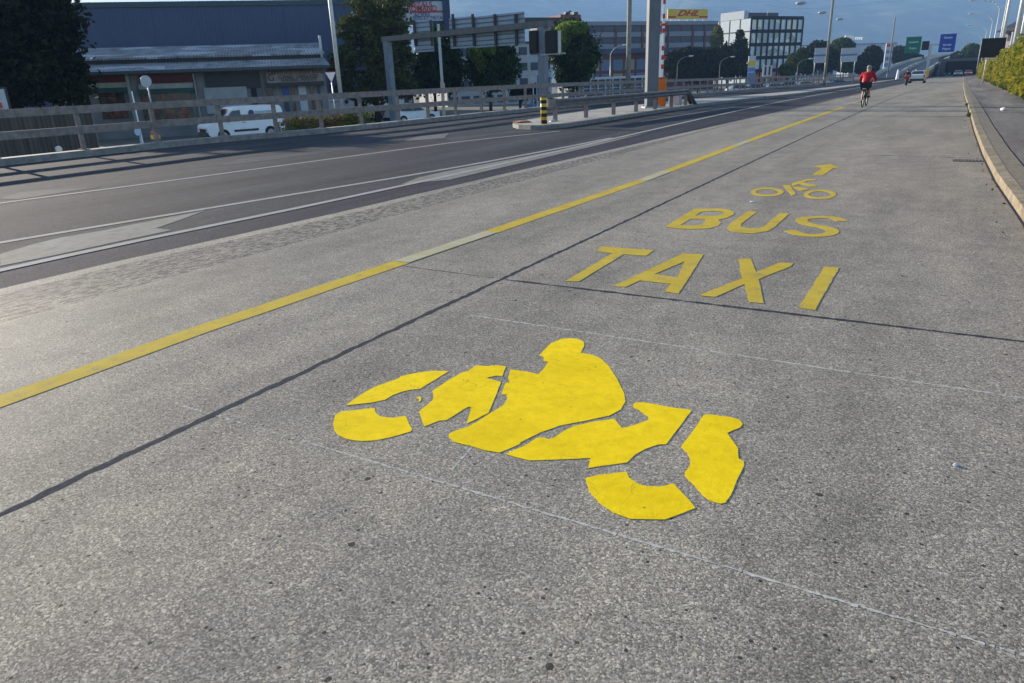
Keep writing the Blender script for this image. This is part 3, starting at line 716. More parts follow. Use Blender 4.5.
def tree(name, label, base, blobs, n, size, mat, group=None, trunk_r=.18, clump=40, cs=.28, core=True, cat='tree', limbs=7):
    T = thing(name, label, cat, base, 0, group); top = max(b[2] for b in blobs)
    m = MB(); z0 = 0; pts = [Vector((0, 0, 0)), Vector((.05, .03, top * .3)), Vector((-.05, .05, top * .6)), Vector((0, 0, top * .95))]
    m.path(pts, trunk_r, 9, trunk_r * .25)
    for i in range(limbs):
        b = blobs[i % len(blobs)]; st = pts[1].lerp(pts[2], random.random()); e = Vector(b[:3]) + Vector((random.uniform(-.5, .5) * b[3], random.uniform(-.5, .5) * b[4], random.uniform(-.2, .5) * b[5]))
        m.path([st, st.lerp(e, .5) + Vector((0, 0, .1)), e], trunk_r * .4, 6, trunk_r * .1)
    m.build('trunk', M['bark'], T, True)
    pc = blobpts(blobs, n, .6, clump, cs)
    if core: pc = np.concatenate([pc, blobpts([(*b[:3], b[3] * .8, b[4] * .8, b[5] * .8) for b in blobs], n // 3, .3)])
    me = leaves(pc, size); link('crown', me, mat, T); return T
def ptree(name, label, px, D, z, blobs, n, size, mat, **k):   # blobs in picture px: (px, py, rx, ry) at depth D
    base = B(px, D, z); bl = []; k0 = D / 762
    for b in blobs:
        c = A(b[0], b[1], D + (b[4] if len(b) > 4 else 0)) - base; rx = b[2] * k0; rz = b[3] * D / 812
        bl.append((c.x, c.y, c.z, rx, rx, rz))
    return tree(name, label, base, bl, n, size, mat, **k)
GZ = -1.3
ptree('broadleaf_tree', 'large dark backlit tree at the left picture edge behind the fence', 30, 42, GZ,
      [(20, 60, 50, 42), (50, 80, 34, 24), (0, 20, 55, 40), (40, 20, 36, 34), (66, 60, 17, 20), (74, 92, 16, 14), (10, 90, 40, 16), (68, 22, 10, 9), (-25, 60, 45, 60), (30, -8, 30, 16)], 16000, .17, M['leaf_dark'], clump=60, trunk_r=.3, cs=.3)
ptree('conifer_tree', 'loose spreading conifer beside the pale pole before the blue warehouse', 378, 59, GZ,
      [(368, 20, 22, 20), (380, 4, 28, 12), (352, 28, 16, 10), (392, 30, 18, 16), (360, 55, 24, 12), (344, 70, 14, 9), (388, 60, 24, 18), (352, 88, 16, 10), (380, 86, 26, 16), (402, 50, 10, 12), (404, 86, 12, 14), (372, 38, 24, 12)], 13000, .17, M['leaf_con'], clump=34, cs=.30, trunk_r=.25, core=False)
gl_ = 'clipped round trees behind the fence'
ptree('lime_tree', 'clipped round tree behind the left end of the gantry signs', 436, 76, -1.8, [(437, 70, 21, 20), (440, 52, 16, 16), (441, 34, 8, 10), (424, 78, 13, 14), (451, 80, 10, 12)], 8500, .21, M['leaf_lime'], clump=34, cs=.42, group=gl_)
ptree('lime_tree', 'clipped round tree in the middle, under the gantry signs', 491, 74, -1.8, [(491, 66, 22, 21), (487, 50, 9, 14), (485, 39, 5, 7), (504, 62, 11, 14), (476, 60, 8, 12)], 8500, .21, M['leaf_lime'], clump=34, cs=.42, group=gl_)
ptree('lime_tree', 'tallest clipped round tree, right of the black signal boxes', 573, 80, -1.8, [(573, 56, 21, 26), (571, 36, 17, 14), (578, 72, 13, 14), (566, 75, 9, 10)], 9500, .21, M['leaf_lime'], clump=34, cs=.42, group=gl_)
def sunlit_tops(t, blobs, D, n):  # brighter leaf clusters that imitate sunlight on the tree tops
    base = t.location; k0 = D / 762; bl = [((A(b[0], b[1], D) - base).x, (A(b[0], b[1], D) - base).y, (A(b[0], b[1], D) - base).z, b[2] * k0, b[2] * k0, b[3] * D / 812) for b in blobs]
    link('sunlit_leaves', leaves(blobpts(bl, n, .5), .17), M['leaf_sunlit'], t)
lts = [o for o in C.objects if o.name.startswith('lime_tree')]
sunlit_tops(lts[0], [(441, 28, 7, 6), (434, 38, 8, 7)], 75, 1100)
sunlit_tops(lts[1], [(486, 38, 5, 7), (476, 54, 7, 8), (482, 64, 6, 8), (489, 48, 6, 8)], 72, 2200)
sunlit_tops(lts[2], [(568, 30, 12, 8), (563, 38, 8, 8), (577, 28, 10, 6), (560, 47, 6, 8)], 78, 2200)
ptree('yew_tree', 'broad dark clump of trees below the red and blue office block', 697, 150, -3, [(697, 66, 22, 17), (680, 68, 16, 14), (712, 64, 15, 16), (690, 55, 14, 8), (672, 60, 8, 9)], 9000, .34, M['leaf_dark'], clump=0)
ptree('poplar_tree', 'narrow yellowish tree between the two office blocks', 717, 190, -3, [(717, 40, 6, 14), (717, 56, 7, 14)], 2600, .36, M['leaf_yel'], clump=0)
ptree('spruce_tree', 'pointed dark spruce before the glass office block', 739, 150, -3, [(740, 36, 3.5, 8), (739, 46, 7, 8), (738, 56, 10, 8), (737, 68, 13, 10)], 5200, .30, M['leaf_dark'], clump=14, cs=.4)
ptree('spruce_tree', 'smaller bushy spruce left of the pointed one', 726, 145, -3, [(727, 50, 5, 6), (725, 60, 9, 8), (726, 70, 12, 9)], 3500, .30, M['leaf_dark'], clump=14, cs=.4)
ptree('bushy_tree', 'bushy mid green tree hiding the right foot of the glass block', 793, 160, -3, [(796, 62, 9, 9), (787, 70, 8, 7), (802, 54, 5, 6)], 3500, .34, M['leaf_mid'], clump=0)
ptree('round_tree', 'large dark tree behind the left pair of blue white sign backs', 818, 210, -3.2, [(818, 55, 14, 14), (808, 62, 12, 12), (829, 60, 9, 12)], 5000, .45, M['leaf_dark'], clump=0)
ptree('round_tree', 'mid green round tree behind the right pair of sign backs', 842, 220, -3.2, [(842, 48, 12, 10), (838, 60, 14, 10), (848, 66, 12, 7)], 4500, .45, M['leaf_mid'], clump=0)
ptree('round_tree', 'dark reddish round tree left of the slim blue totem', 870, 200, -3.2, [(872, 58, 10, 12), (860, 64, 10, 8), (866, 68, 12, 6)], 4200, .42, M['leaf_dark'], clump=0)
ptree('round_tree', 'dark low tree behind the green motorway sign', 899, 290, -3.2, [(898, 54, 9, 8), (908, 60, 14, 7)], 2200, .6, M['leaf_dark'], clump=0)
ptree('round_tree', 'sunlit green tree right of the blue motorway sign', 972, 240, -3.0, [(972, 52, 9, 8), (979, 58, 8, 10), (964, 58, 8, 6)], 3800, .48, M['leaf_mid'], clump=0)
ptree('round_tree', 'small dark shrub tree behind the fence beside the white arcade', 520, 78, -1.8, [(524, 92, 14, 7)], 900, .2, M['leaf_dark'], clump=0)
ptree('round_tree', 'dark low tree above the underpass left of the sunlit green tree', 952, 285, -3.0, [(948, 61, 9, 5), (958, 58, 8, 6)], 1800, .55, M['leaf_dark'], clump=0)
ptree('round_tree', 'dark low tree above the underpass, nearest the black sign', 979, 260, -3.0, [(979, 61, 7, 6), (984, 66, 5, 8)], 1600, .5, M['leaf_dark'], clump=0)
# low hedge with orange and green plants
hd = []
p0, p1 = A(286, 123, 40), A(352, 121, 41)
for i in range(16):
    q = p0.lerp(p1, i / 15); hd.append((q.x, q.y, GZ + .75 + .1 * math.sin(i * 2.1), .5, .5, .62 + .15 * random.random()))
o = link('flower_hedge', leaves(blobpts(hd, 2600, .5), .09), M['leaf_red']); tag(o, 'low orange and green hedge behind the fence beside the white van', 'hedge')
hd2 = [(A(345 + 5 * i, 118 - i * .6, 41).x, A(345 + 5 * i, 118 - i * .6, 41).y, GZ + .8, .55, .55, .75) for i in range(5)]
o = link('green_shrub', leaves(blobpts(hd2, 1200, .5), .09), M['leaf_yel']); tag(o, 'yellow green shrub behind the fence right of the orange hedge', 'shrub')

# ------------------------------------------------------------------ right hand ivy wall
wall = thing('retaining_wall', 'long stone retaining wall behind the right pavement, overgrown with ivy', 'wall', (2.62, 18, 0))
m = MB(); pr = None; WB = [(2.62, 8), (2.62, 100), (2.75, 160), (3.2, 213), (3.8, 260)]
for y in yset(8, 260):
    x = interp(WB, y) - 2.62; h = 2.35; z = zr(y)
    row = [m.bm.verts.new((x, y - 18, z - .2)), m.bm.verts.new((x + .08, y - 18, z + h)), m.bm.verts.new((x + .5, y - 18, z + h)), m.bm.verts.new((x + .5, y - 18, z - .2))]
    if pr:
        for j in range(4): m.bm.faces.new((pr[j], pr[(j+1)%4], row[(j+1)%4], row[j]))
    pr = row
m.build('masonry', plain('old stone wall', (.30, .22, .13), .9, var=.35, sc=2.5, bump=.03), wall)
strip('embankment', off(WB, .5), off(WB, 60), 8, 260, 2.2, M['ground'])
pts = []
for _ in range(52000):
    y = 20 + 200 * random.random() ** 2.0; h = random.random()
    dens = noise.noise(Vector((y * .22, h * 1.2, 3)))
    if dens < .06 - .26 * (1 - h) and random.random() < .93: continue
    bulge = .24 + .34 * noise.noise(Vector((y * .5, h * 2, 0))) + .28 * (1 - h) * max(0, noise.noise(Vector((y * .35, 5, 0))) + .3)
    x = interp(WB, y) - bulge * random.random() ** .5
    top = 2.65 + .8 * noise.noise(Vector((y * .22, 9, 1)))
    pts.append((x + (.45 * random.random() if h > .9 else 0), y, zr(y) + .12 + h * top))
o = link('ivy', leaves(np.array(pts), .10), M['leaf_ivy']); tag(o, 'bright yellow green ivy covering the right hand wall', 'ivy')
pts = []
for _ in range(5000):
    y = 30 + 110 * random.random() ** 1.6; k = noise.noise(Vector((y * .6, 2, 7)))
    if k < 0: continue
    pts.append((interp(WB, y) - .25 - .35 * random.random() * (k + .3), y, zr(y) + .12 + .35 * random.random() * (k + .3)))
o = link('weeds', leaves(np.array(pts), .06), M['leaf_mid']); tag(o, 'low green weeds growing along the foot of the right wall', 'weeds', kind='stuff')
pts = []
for _ in range(110):
    y = 8 + 60 * random.random() ** 1.5; k = random.choice((0, 0, 1)); x = interp(KR, y) + (-.03 - .25 * random.random() ** 2 if k == 0 else .4 + 1.8 * random.random()); pts.append((x, y, zr(y) + (.008 if k == 0 else .128)))
o = link('fallen_leaves', leaves(np.array(pts), .022), plain('dry leaf', (.20, .12, .05), .9, var=.4, sc=20)); tag(o, 'dry fallen leaves and grit scattered along the kerb', 'leaves', kind='stuff')
pts = []
for _ in range(260):
    y0 = random.choice((26.8, 27.3, 34)); y = y0 + random.gauss(0, .18); pts.append((interp(KR, y) - .02 + random.gauss(0, .03), y, zr(y) + .01 + .07 * random.random()))
o = link('gutter_weeds', leaves(np.array(pts), .03), M['leaf_mid']); tag(o, 'small green weeds growing from the gap at the kerb', 'weeds', kind='stuff')
# black sign on two pale posts
bsn = thing('black_sign_back', 'large black back of a road sign on two pale posts at the ivy wall', 'road sign', (2.15, 78, zr(78) + .12))
m = MB(); m.box((-.25, 0, 2.9), (1.75, .06, 1.55), bev=.01); m.build('panel', M['sign_black'], bsn)
for x in (-.55, .35): m = MB(); m.bar((x, .08, 0), (x, .08, 3.2), .06); m.build('post', M['galv_light'], bsn, True)
m = MB(); m.box((-.1, .06, 2.05), (1.3, .05, .1)); m.build('crossbar', M['galv_light'], bsn)

# ------------------------------------------------------------------ buildings
class Fr:                                   # a facade: local x along it, y backwards, z up
    def __init__(s, name, label, cat, pxa, Da, pxb, Db, gz, group=None):
        a = B(pxa, Da, gz); b = B(pxb, Db, gz); s.o = a; d = b - a; s.L = d.length; s.rz = math.atan2(d.y, d.x)
        s.u = Vector((math.cos(s.rz), math.sin(s.rz), 0)); s.n = Vector((-s.u.y, s.u.x, 0)); s.t = thing(name, label, cat, a, s.rz, group)
    def at(s, px, py, off=0.0):             # picture px on the plane y=off
        r = ray(px, py); c = Vector((0, 0, HC)); t = ((s.o - c).dot(s.n) + off) / r.dot(s.n); q = c + r * t - s.o
        return q.dot(s.u), q.z
    def rect(s, name, mat, xa, ya, xb, yb, off=-.05, th=.1, parent=None):
        x0, z1 = s.at(xa, ya); x1, z0 = s.at(xb, yb)
        m = MB(); m.box(((x0 + x1) / 2, off, (z0 + z1) / 2), (abs(x1 - x0), th, abs(z1 - z0))); return m.build(name, mat, parent or s.t)
    def blk(s, name, mat, x0, x1, y0, y1, z0, z1, parent=None):
        m = MB(); m.box(((x0 + x1) / 2, (y0 + y1) / 2, (z0 + z1) / 2), (x1 - x0, y1 - y0, z1 - z0)); return m.build(name, mat, parent or s.t)
def text(s, body, size, mat, parent, loc, rot=(math.pi / 2, 0, 0), shear=0.0, bold=0.0, sx=1.0, name='lettering'):
    cu = bpy.data.curves.new(name, 'FONT'); cu.body = body; cu.size = size; cu.extrude = .01; cu.shear = shear; cu.offset = bold; cu.align_x = 'CENTER'; cu.align_y = 'CENTER'
    o = bpy.data.objects.new('tmp', cu); C.objects.link(o); bpy.context.view_layer.update()
    me = bpy.data.meshes.new_from_object(o.evaluated_get(bpy.context.evaluated_depsgraph_get())); bpy.data.objects.remove(o)
    for v in me.vertices: v.co.x *= sx
    me.materials.clear(); q = link(name, me, mat, parent); q.location = loc; q.rotation_euler = rot; return q
# blue warehouse
def blue_wall():
    m = NM('dark blue ribbed cladding', .5, .4); cx = m.n('ShaderNodeTexCoord').outputs['Object']; x = m.sep(cx)[0]
    wv = m.math('SINE', m.math('MULTIPLY', x, 21)); c = m.mix(m.mapr(m.noise(.15, 4), .3, .7), (.040, .060, .13, 1), (.055, .078, .155, 1))
    pn = m.math('GREATER_THAN', m.math('FRACT', m.math('MULTIPLY', x, .19)), .985)
    m.col(m.mix(m.math('MULTIPLY', pn, .5), c, (.02, .03, .08, 1))); m.bump(wv, .5, .02); return m.m
M['blue_wall'] = blue_wall()
F = Fr('blue_warehouse', 'huge plain dark blue warehouse wall rising behind the low workshop', 'warehouse', 40, 63, 402, 70.7, GZ - .3)
zt = F.at(100, 3)[1]
F.blk('wall', M['blue_wall'], -2, F.at(408, 30)[0], 0, 30, 0, zt)
F.blk('roof_edge', plain('teal roof trim', (.04, .07, .09), .4), -2.1, F.at(408, 30)[0] + .1, -.12, .1, zt - .35, zt + .05)
# low workshop
Wk = Fr('low_workshop', 'long low workshop with corrugated roof and dark red shopfront bands', 'workshop', 60, 49, 332, 54, GZ)
L = Wk.L; ze = Wk.at(200, 71.5)[1]
Wk.blk('wall', plain('grey render', (.20, .21, .22), .8, var=.2, sc=1), 0, L, .3, 9, 0, ze)
def corr():
    m = NM('corrugated fibre cement', .8, .3); cx = m.n('ShaderNodeTexCoord').outputs['Object']; o = m.sep(cx)
    wv = m.math('SINE', m.math('MULTIPLY', o[0], 30))
    pt = m.vor(.55, m.scale((.8, 1.6, .1), cx), out='Color'); sel = m.math('GREATER_THAN', m.sep(pt)[0], .80)
    c = m.ramp(m.noise(1.2, 5, m.scale((1, .4, 1), cx)), [(.3, (.13, .13, .135)), (.55, (.25, .25, .26)), (.75, (.36, .37, .38))])
    c = m.mix(m.math('MULTIPLY', sel, .6), c, (.55, .58, .62, 1)); c = m.mix(m.math('MULTIPLY', m.mapr(wv, -1, 0, 1, 0), .35), c, (.06, .06, .07, 1))
    m.col(c); m.bump(wv, .8, .03); return m.m
M['corr'] = corr()
def roofq(name, y0, z0, y1, z1, mat, x0=-.5, x1=L + .3):
    m = MB(); m.poly([(y0, z0), (y1, z1), (y1, z1 - .12), (y0, z0 - .12)], x0, x1, lambda a, b, c: (c, a, b)); return m.build(name, mat, Wk.t)
zA = Wk.at(200, 61.5, 3.6)[1]; zB = Wk.at(200, 56, 3.6)[1]; zC = Wk.at(200, 45.5, 9.5)[1]
roofq('lower_roof', -.7, ze + .15, 3.6, zA, M['corr']); roofq('upper_roof', 3.4, zB, 9.5, zC, M['corr'])
Wk.blk('clerestory', plain('dark clerestory', (.055, .055, .06), .7), 0, L, 3.6, 3.9, zA - .3, zB)
Wk.blk('gutter', plain('dark gutter', (.05, .07, .09), .5), -.5, L + .3, -.85, -.7, ze - .02, ze + .16)
m = MB(); x, z = Wk.at(320.5, 45, 3); m.bar((x, 3, zA), (x, 3, zA + 1.5), .1); m.build('chimney_pipe', M['galv_light'], Wk.t, True)
red = plain('dull dark red fascia', (.10, .022, .022), .6); cream = plain('cream fascia', (.36, .36, .33), .6)
for a, b in ((62, 129), (138, 194)):
    Wk.rect('red_fascia', red, a, 77 - (a - 80) * .03, b, 84 - (b - 80) * .02, .2, .2); Wk.rect('cream_fascia', cream, a, 84.5, b, 89.5, .19, .2)
    Wk.rect('teal_awning', plain('teal awning', (.02, .07, .07), .6), a, 89.6, b, 92, .12, .35)
def goods():
    m = NM('shop goods behind glass', .25, .6); cx = m.n('ShaderNodeTexCoord').outputs['Object']
    v = m.vor(1.6, m.scale((2.6, 1, 1.5), cx), out='Color'); k = m.sep(v)
    c = m.ramp(k[0], [(0, (.02, .02, .025)), (.4, (.04, .03, .03)), (.6, (.13, .06, .03)), (.75, (.14, .02, .02)), (.9, (.05, .06, .05)), (1, (.2, .16, .1))], True)
    o = m.sep(cx); gr_ = m.math('LESS_THAN', m.math('FRACT', m.math('MULTIPLY', o[2], 2.2)), .12)
    m.col(m.mix(gr_, c, (.015, .015, .015, 1))); return m.m
M['goods'] = goods()
Wk.rect('shop_window', M['goods'], 97, 92.5, 128, 118, .24, .12); Wk.rect('shop_window', M['goods'], 139, 92.5, 194, 120, .24, .12)
pil = plain('pale pillar', (.30, .30, .29), .8, var=.15)
for a in (127.5, 193.5, 261): Wk.rect('pillar', pil, a, 73, a + 8.5, 128, .05, .3)
Wk.rect('dark_lintel', M['dark'], 203, 73, 261, 88, .26, .1); Wk.rect('roller_shutter', plain('pale blue shutter', (.30, .33, .36), .5, bump=.01, sc=2), 203, 88, 250, 112, .22, .12)
Wk.rect('side_door', M['sign_black'], 250.5, 88, 260.5, 118, .24, .1)
fas = Wk.rect('beige_fascia', plain('beige fascia', (.30, .255, .23), .7), 266, 72.5, 324, 83, .1, .2)
x, z = Wk.at(295, 75); txm = plain('dark fascia lettering', (.07, .05, .055), .7)
for (cxp, cyp, st, sz) in ((296, 72.3, 'CARRELAGE CUISINE BAINS', .36), (298, 76.6, 'CUISINES  CARRELAGES', .30), (299, 79.8, 'SANITAIRES  PARQUETS', .27)):
    x, z = Wk.at(cxp, cyp); text(None, st, sz, txm, Wk.t, (x, -.02, z), sx=.85, bold=.004)
x, z = Wk.at(271, 78); text(None, 'G', .62, txm, Wk.t, (x, -.02, z))
Wk.rect('dark_awning', M['dark'], 266, 83.2, 324, 85, .0, .5)  # dark awning below the beige fascia
for a, b, mt in ((267, 276, 'goods'), (277, 281, 'galv'), (282, 290, 'glass_blue'), (291, 297, 'goods'), (298, 309, 'offwhite'), (310, 316, 'goods'), (317, 323, 'glass_blue')):
    Wk.rect('shop_window' if mt != 'galv' else 'window_mullion', M[mt], a, 85.5, b, 112, .24, .1)
Wk.rect('blue_poster', plain('blue poster', (.04, .08, .30), .5), 282, 86, 289, 96, .17, .03)
# timber hoarding
Hd = Fr('timber_hoarding', 'low brown board hoarding behind the fence at left', 'hoarding', -10, 37, 100, 39, GZ)
zz = Hd.at(50, 112)[1]
def boards():
    m = NM('brown boards', .85, .2); cx = m.n('ShaderNodeTexCoord').outputs['Object']; x = m.sep(cx)[0]
    c = m.ramp(m.noise(6, 3, m.scale((1, .1, .05), cx)), [(.3, (.06, .05, .045)), (.7, (.13, .105, .085))])
    ln = m.math('LESS_THAN', m.math('FRACT', m.math('MULTIPLY', x, 5)), .1); m.col(m.mix(ln, c, (.02, .02, .02, 1))); return m.m
Hd.blk('boards', boards(), 0, Hd.L, 0, .06, 0, zz)
for i in range(6): Hd.blk('post', M['pole_brown'], i * Hd.L / 5 - .05, i * Hd.L / 5 + .05, .06, .16, 0, zz + .05)
# billboard at left edge
Bb = Fr('advertising_board', 'white and pale blue advertising board with a red shape at the left edge', 'billboard', -12, 38, 22, 38.5, GZ)
zz = Bb.at(5, 89)[1]; z2 = Bb.at(5, 109)[1]
Bb.blk('frame', M['dark'], -.1, Bb.L + .1, 0, .15, z2 - .1, zz + .1)
Bb.blk('panel', M['offwhite'], 0, Bb.L, -.04, 0, z2, zz); Bb.blk('red_print', M['red'], .35, Bb.L - .25, -.06, -.045, z2 + .05, z2 + .32)
for x in (.2, Bb.L - .2): Bb.blk('post', M['galv'], x - .06, x + .06, .15, .27, 0, z2)
# red lettered pole sign on the warehouse right end
Sg = Fr('large_shop_sign', 'large white hoarding with red and blue lettering beside the warehouse', 'shop sign', 404, 68, 456, 69, GZ)
z1, z0 = Sg.at(430, 1.5)[1], Sg.at(430, 21)[1]
Sg.blk('frame', plain('navy sign frame', (.03, .05, .11), .5), -.2, Sg.L, .02, .5, z0 - .25, z1 + .45)
for xx in (.6, Sg.L - 1.2): Sg.blk('post', M['galv'], xx, xx + .25, .05, .3, 0, z0 - .25)
Sg.blk('side_post', plain('navy post', (.03, .05, .11), .5), Sg.L - .62, Sg.L, -.2, .0, z0 - 1.2, z1 + .8)
Sg.blk('panel', M['offwhite'], 0, Sg.L - .62, -.06, .02, z0, z1)
rl = plain('red lettering', (.42, .05, .06), .6); bl_ = plain('blue lettering', (.05, .09, .22), .6)
x, z = Sg.at(420, 4.9); text(None, 'METALS', .6, rl, Sg.t, (x, -.09, z), bold=.01)
x, z = Sg.at(422, 8.8); text(None, 'ROMAND', .6, rl, Sg.t, (x, -.09, z), bold=.01)
Sg.rect('red_stripe', rl, 410, 11.2, 449, 12.2, -.08, .03)
x, z = Sg.at(422, 15); text(None, 'ACIERS', .45, bl_, Sg.t, (x, -.09, z))
x, z = Sg.at(431, 18); text(None, 'FERS ET METAUX', .42, bl_, Sg.t, (x, -.09, z))
# gantry beyond the fence
g1 = B(395, 55, -1.6); g2 = B(544.5, 46, -1.6); gd = g2 - g1; grz = math.atan2(gd.y, gd.x)
GA = thing('sign_gantry', 'grey steel gantry carrying the backs of slatted sign panels behind the fence', 'gantry', g1, grz)
u = gd.normalized(); Lg = gd.length
def gx(px, py):                             # on the gantry plane
    n = Vector((-u.y, u.x, 0)); r = ray(px, py); t = (g1 - Vector((0, 0, HC))).dot(n) / r.dot(n); q = Vector((0, 0, HC)) + r * t - g1
    return q.dot(u), q.z
zb = gx(393, 38.5)[1]
gm_ = plain('gantry steel', (.13, .125, .125), .6, .3, 0, var=.2)
m = MB(); m.box((Lg / 2 + .1, 0, zb), (Lg + .9, .42, .34)); m.build('beam', gm_, GA)
for x in (0, Lg): m = MB(); m.box((x, 0, zb / 2 - .1), (.5, .4, zb), bev=.02); m.build('leg', plain('gantry leg paint', (.17, .20, .25), .6, .3), GA)
slat = plain('sign back sheet', (.26, .33, .43), .5, .4, .2, var=.1)
for a, b, y0, y1 in ((411, 430, 20, 52), (447, 472, 17, 48), (472, 522, 14, 46)):
    xa = gx(a, 30)[0]; xb = gx(b, 30)[0]; za = gx((a + b) / 2, y0)[1]; zc = gx((a + b) / 2, y1)[1]; sg = MB(); sg.box(((xa + xb) / 2, .26, (za + zc) / 2), (xb - xa, .03, za - zc))
    p = sg.build('sign_panel', slat, GA); st = MB(); k = 7
    for i in range(k): st.box(((xa + xb) / 2, .225, zc + (za - zc) * (i + .5) / k), (xb - xa - .04, .035, .06))
    st.build('stiffeners', gm_, p)
for px in (412, 429, 451, 471, 493, 514):
    x, zq = gx(px, 14 if px > 440 else 20); _, zl = gx(px, 46); m = MB(); m.box((x, -.24 if px > 600 else .15, (zq + zl) / 2), (.16, .1, zq - zl)); m.build('bracket', M['dark'], GA)
sx, sz = gx(480, 17)
for a, b, y0, y1 in ((533, 541, 31, 53), (549, 560, 31, 53)):
    xa, za = gx(a, y0); xb, zc = gx(b, y1); m = MB(); m.box(((xa + xb) / 2, -.3, (za + zc) / 2), (xb - xa, .25, za - zc), bev=.02); m.build('signal_box', M['sign_black'], GA)
xa, za = gx(561, 31); xb, zc = gx(564, 54); m = MB(); m.box(((xa + xb) / 2, -.3, (za + zc) / 2), (.08, .2, za - zc)); m.build('signal_rim', M['galv'], GA)
m = MB(); m.box((gx(555, 54)[0], -.2, gx(555, 54)[1]), (1.8, .08, .08)); m.build('signal_bar', M['galv'], GA)
# small dark camera box above gantry line
# pale apartment block behind lime trees
def apart(name, label, px0, D0, px1, D1, gz, pytop, rows, wallc, depth=12, winm='glass_blue', cols=8, roofm=None, winh=.5, cat='building', frac=.7):
    f = Fr(name, label, cat, px0, D0, px1, D1, gz); zt = f.at((px0 + px1) / 2, pytop)[1]
    f.blk('wall', wallc, 0, f.L, 0, depth, 0, zt); f.blk('roof', roofm or M['dark'], -.2, f.L + .2, -.2, depth + .2, zt, zt + .25)
    h = zt / rows
    for r in range(rows):
        for c in range(cols):
            x0 = f.L * (c + .5 - frac / 2) / cols; x1 = f.L * (c + .5 + frac / 2) / cols
            f.blk('window', M[winm], x0, x1, -.06, .02, r * h + h * .28, r * h + h * (.28 + winh))
    return f
f = apart('pale_office_building', 'low pale grey office building behind the clipped round trees', 448, 105, 552, 112, -2.2, 44, 4, plain('pale render', (.36, .37, .39), .7, var=.1), cols=9)
x0, z0 = f.at(523, 20.5); x1, _ = f.at(567, 20.5); f.blk('flat_canopy', M['dark'], x0, x1 + 1, -.5, 3, z0 - .2, z0 + .35)
f.blk('rooftop_room', plain('pale rooftop wall', (.20, .22, .25), .7), x0 + 2.6, x1 - 1.5, 0.2, 3, f.at(530, 44)[1], z0 - .2)
# red and blue office block with the yellow sign
Dh = Fr('brick_office_block', 'long dark red and blue grey office block with a yellow rooftop sign', 'office block', 588, 195, 713, 212, -4)
ztop = Dh.at(650, 25)[1]; zmid = Dh.at(650, 48)[1]
rb = plain('dark red cladding', (.115, .035, .035), .6, var=.15); gb = plain('blue grey spandrel', (.19, .21, .25), .5, var=.08); nv = plain('navy canopy', (.03, .045, .10), .5)
Dh.blk('wall', rb, 0, Dh.L, 0, 16, 0, ztop); Dh.blk('parapet', gb, -.2, Dh.L + .2, -.3, 16.2, ztop, ztop + .9)
h = (ztop - zmid) / 2
for r in range(2):
    z = zmid + r * h; Dh.blk('spandrel', gb, 0, Dh.L, -.15, .0, z, z + h * .42)
    for c in range(10):
        Dh.blk('window', M['glass_blue'], Dh.L * (c + .08) / 10, Dh.L * (c + .92) / 10, -.12, .01, z + h * .48, z + h * .88)
for c in range(0, 11): 
    if c % 2 == 0 or c > 7: Dh.blk('red_mullion', rb, Dh.L * c / 10 - .3, Dh.L * c / 10 + .3, -.35, -.16, zmid, ztop)
Dh.blk('navy_canopy', nv, -.2, Dh.L * .62, -2.2, -.36, zmid - 1.2, zmid - .1)
for r in range(2):
    for c in range(7):
        Dh.blk('shutter', plain('blue shutter', (.10, .15, .25), .5) if (c + r) % 3 else plain('beige blind', (.30, .24, .17), .6), Dh.L * .62 * (c + .1) / 7, Dh.L * .62 * (c + .9) / 7, -.1, .01, zmid - 5.2 - r * 3.4, zmid - 2.6 - r * 3.4)
x0, zp = Dh.at(565, 13); x1, _ = Dh.at(589, 13)
Dh.blk('penthouse', plain('red penthouse', (.15, .035, .04), .7), x0 + 1, x1, 4, 12, ztop - 8, zp); Dh.blk('penthouse_side', plain('pinkish wall', (.48, .36, .34), .7), x0 - 1.2, x0 + .98, 3.5, 12, ztop - 8, zp - 1.2)
for k in (.3, .65): Dh.blk('roof_vent', M['dark'], x0 + 1 + (x1 - x0) * k, x0 + 2.2 + (x1 - x0) * k, 5, 6.2, zp, zp + .7)
ysg = thing('rooftop_sign', 'yellow rooftop sign with slanted red capitals and red stripe', 'rooftop sign', Dh.t.location + Dh.u * Dh.at(668, 14)[0] + Vector((0, 0, 0)), Dh.rz)
x0, z1 = Dh.at(668.5, 9); x1, z0 = Dh.at(708, 19); wS = x1 - x0
m = MB(); m.box((wS / 2, .2, (z0 + z1) / 2), (wS, .3, z1 - z0)); m.build('panel', M['yellow_sign'], ysg)
rr = plain('deep red lettering', (.42, .012, .015), .5)
text(None, 'DHL', (z1 - z0) * .82, rr, ysg, (wS * .48, .02, z0 + (z1 - z0) * .56), shear=.5, bold=.06, sx=1.75)
for a, b in ((.0, .2), (.78, 1.0)): m = MB(); m.box((wS * (a + b) / 2, .035, z0 + (z1 - z0) * .22), (wS * (b - a), .03, (z1 - z0) * .16)); m.build('red_stripe', rr, ysg)
for k in range(5): m = MB(); m.box((wS * (k + .5) / 5, .4, (z0 + ztop) / 2), (.15, .15, z0 - ztop + 1.8)); m.build('support', M['galv_light'], ysg)
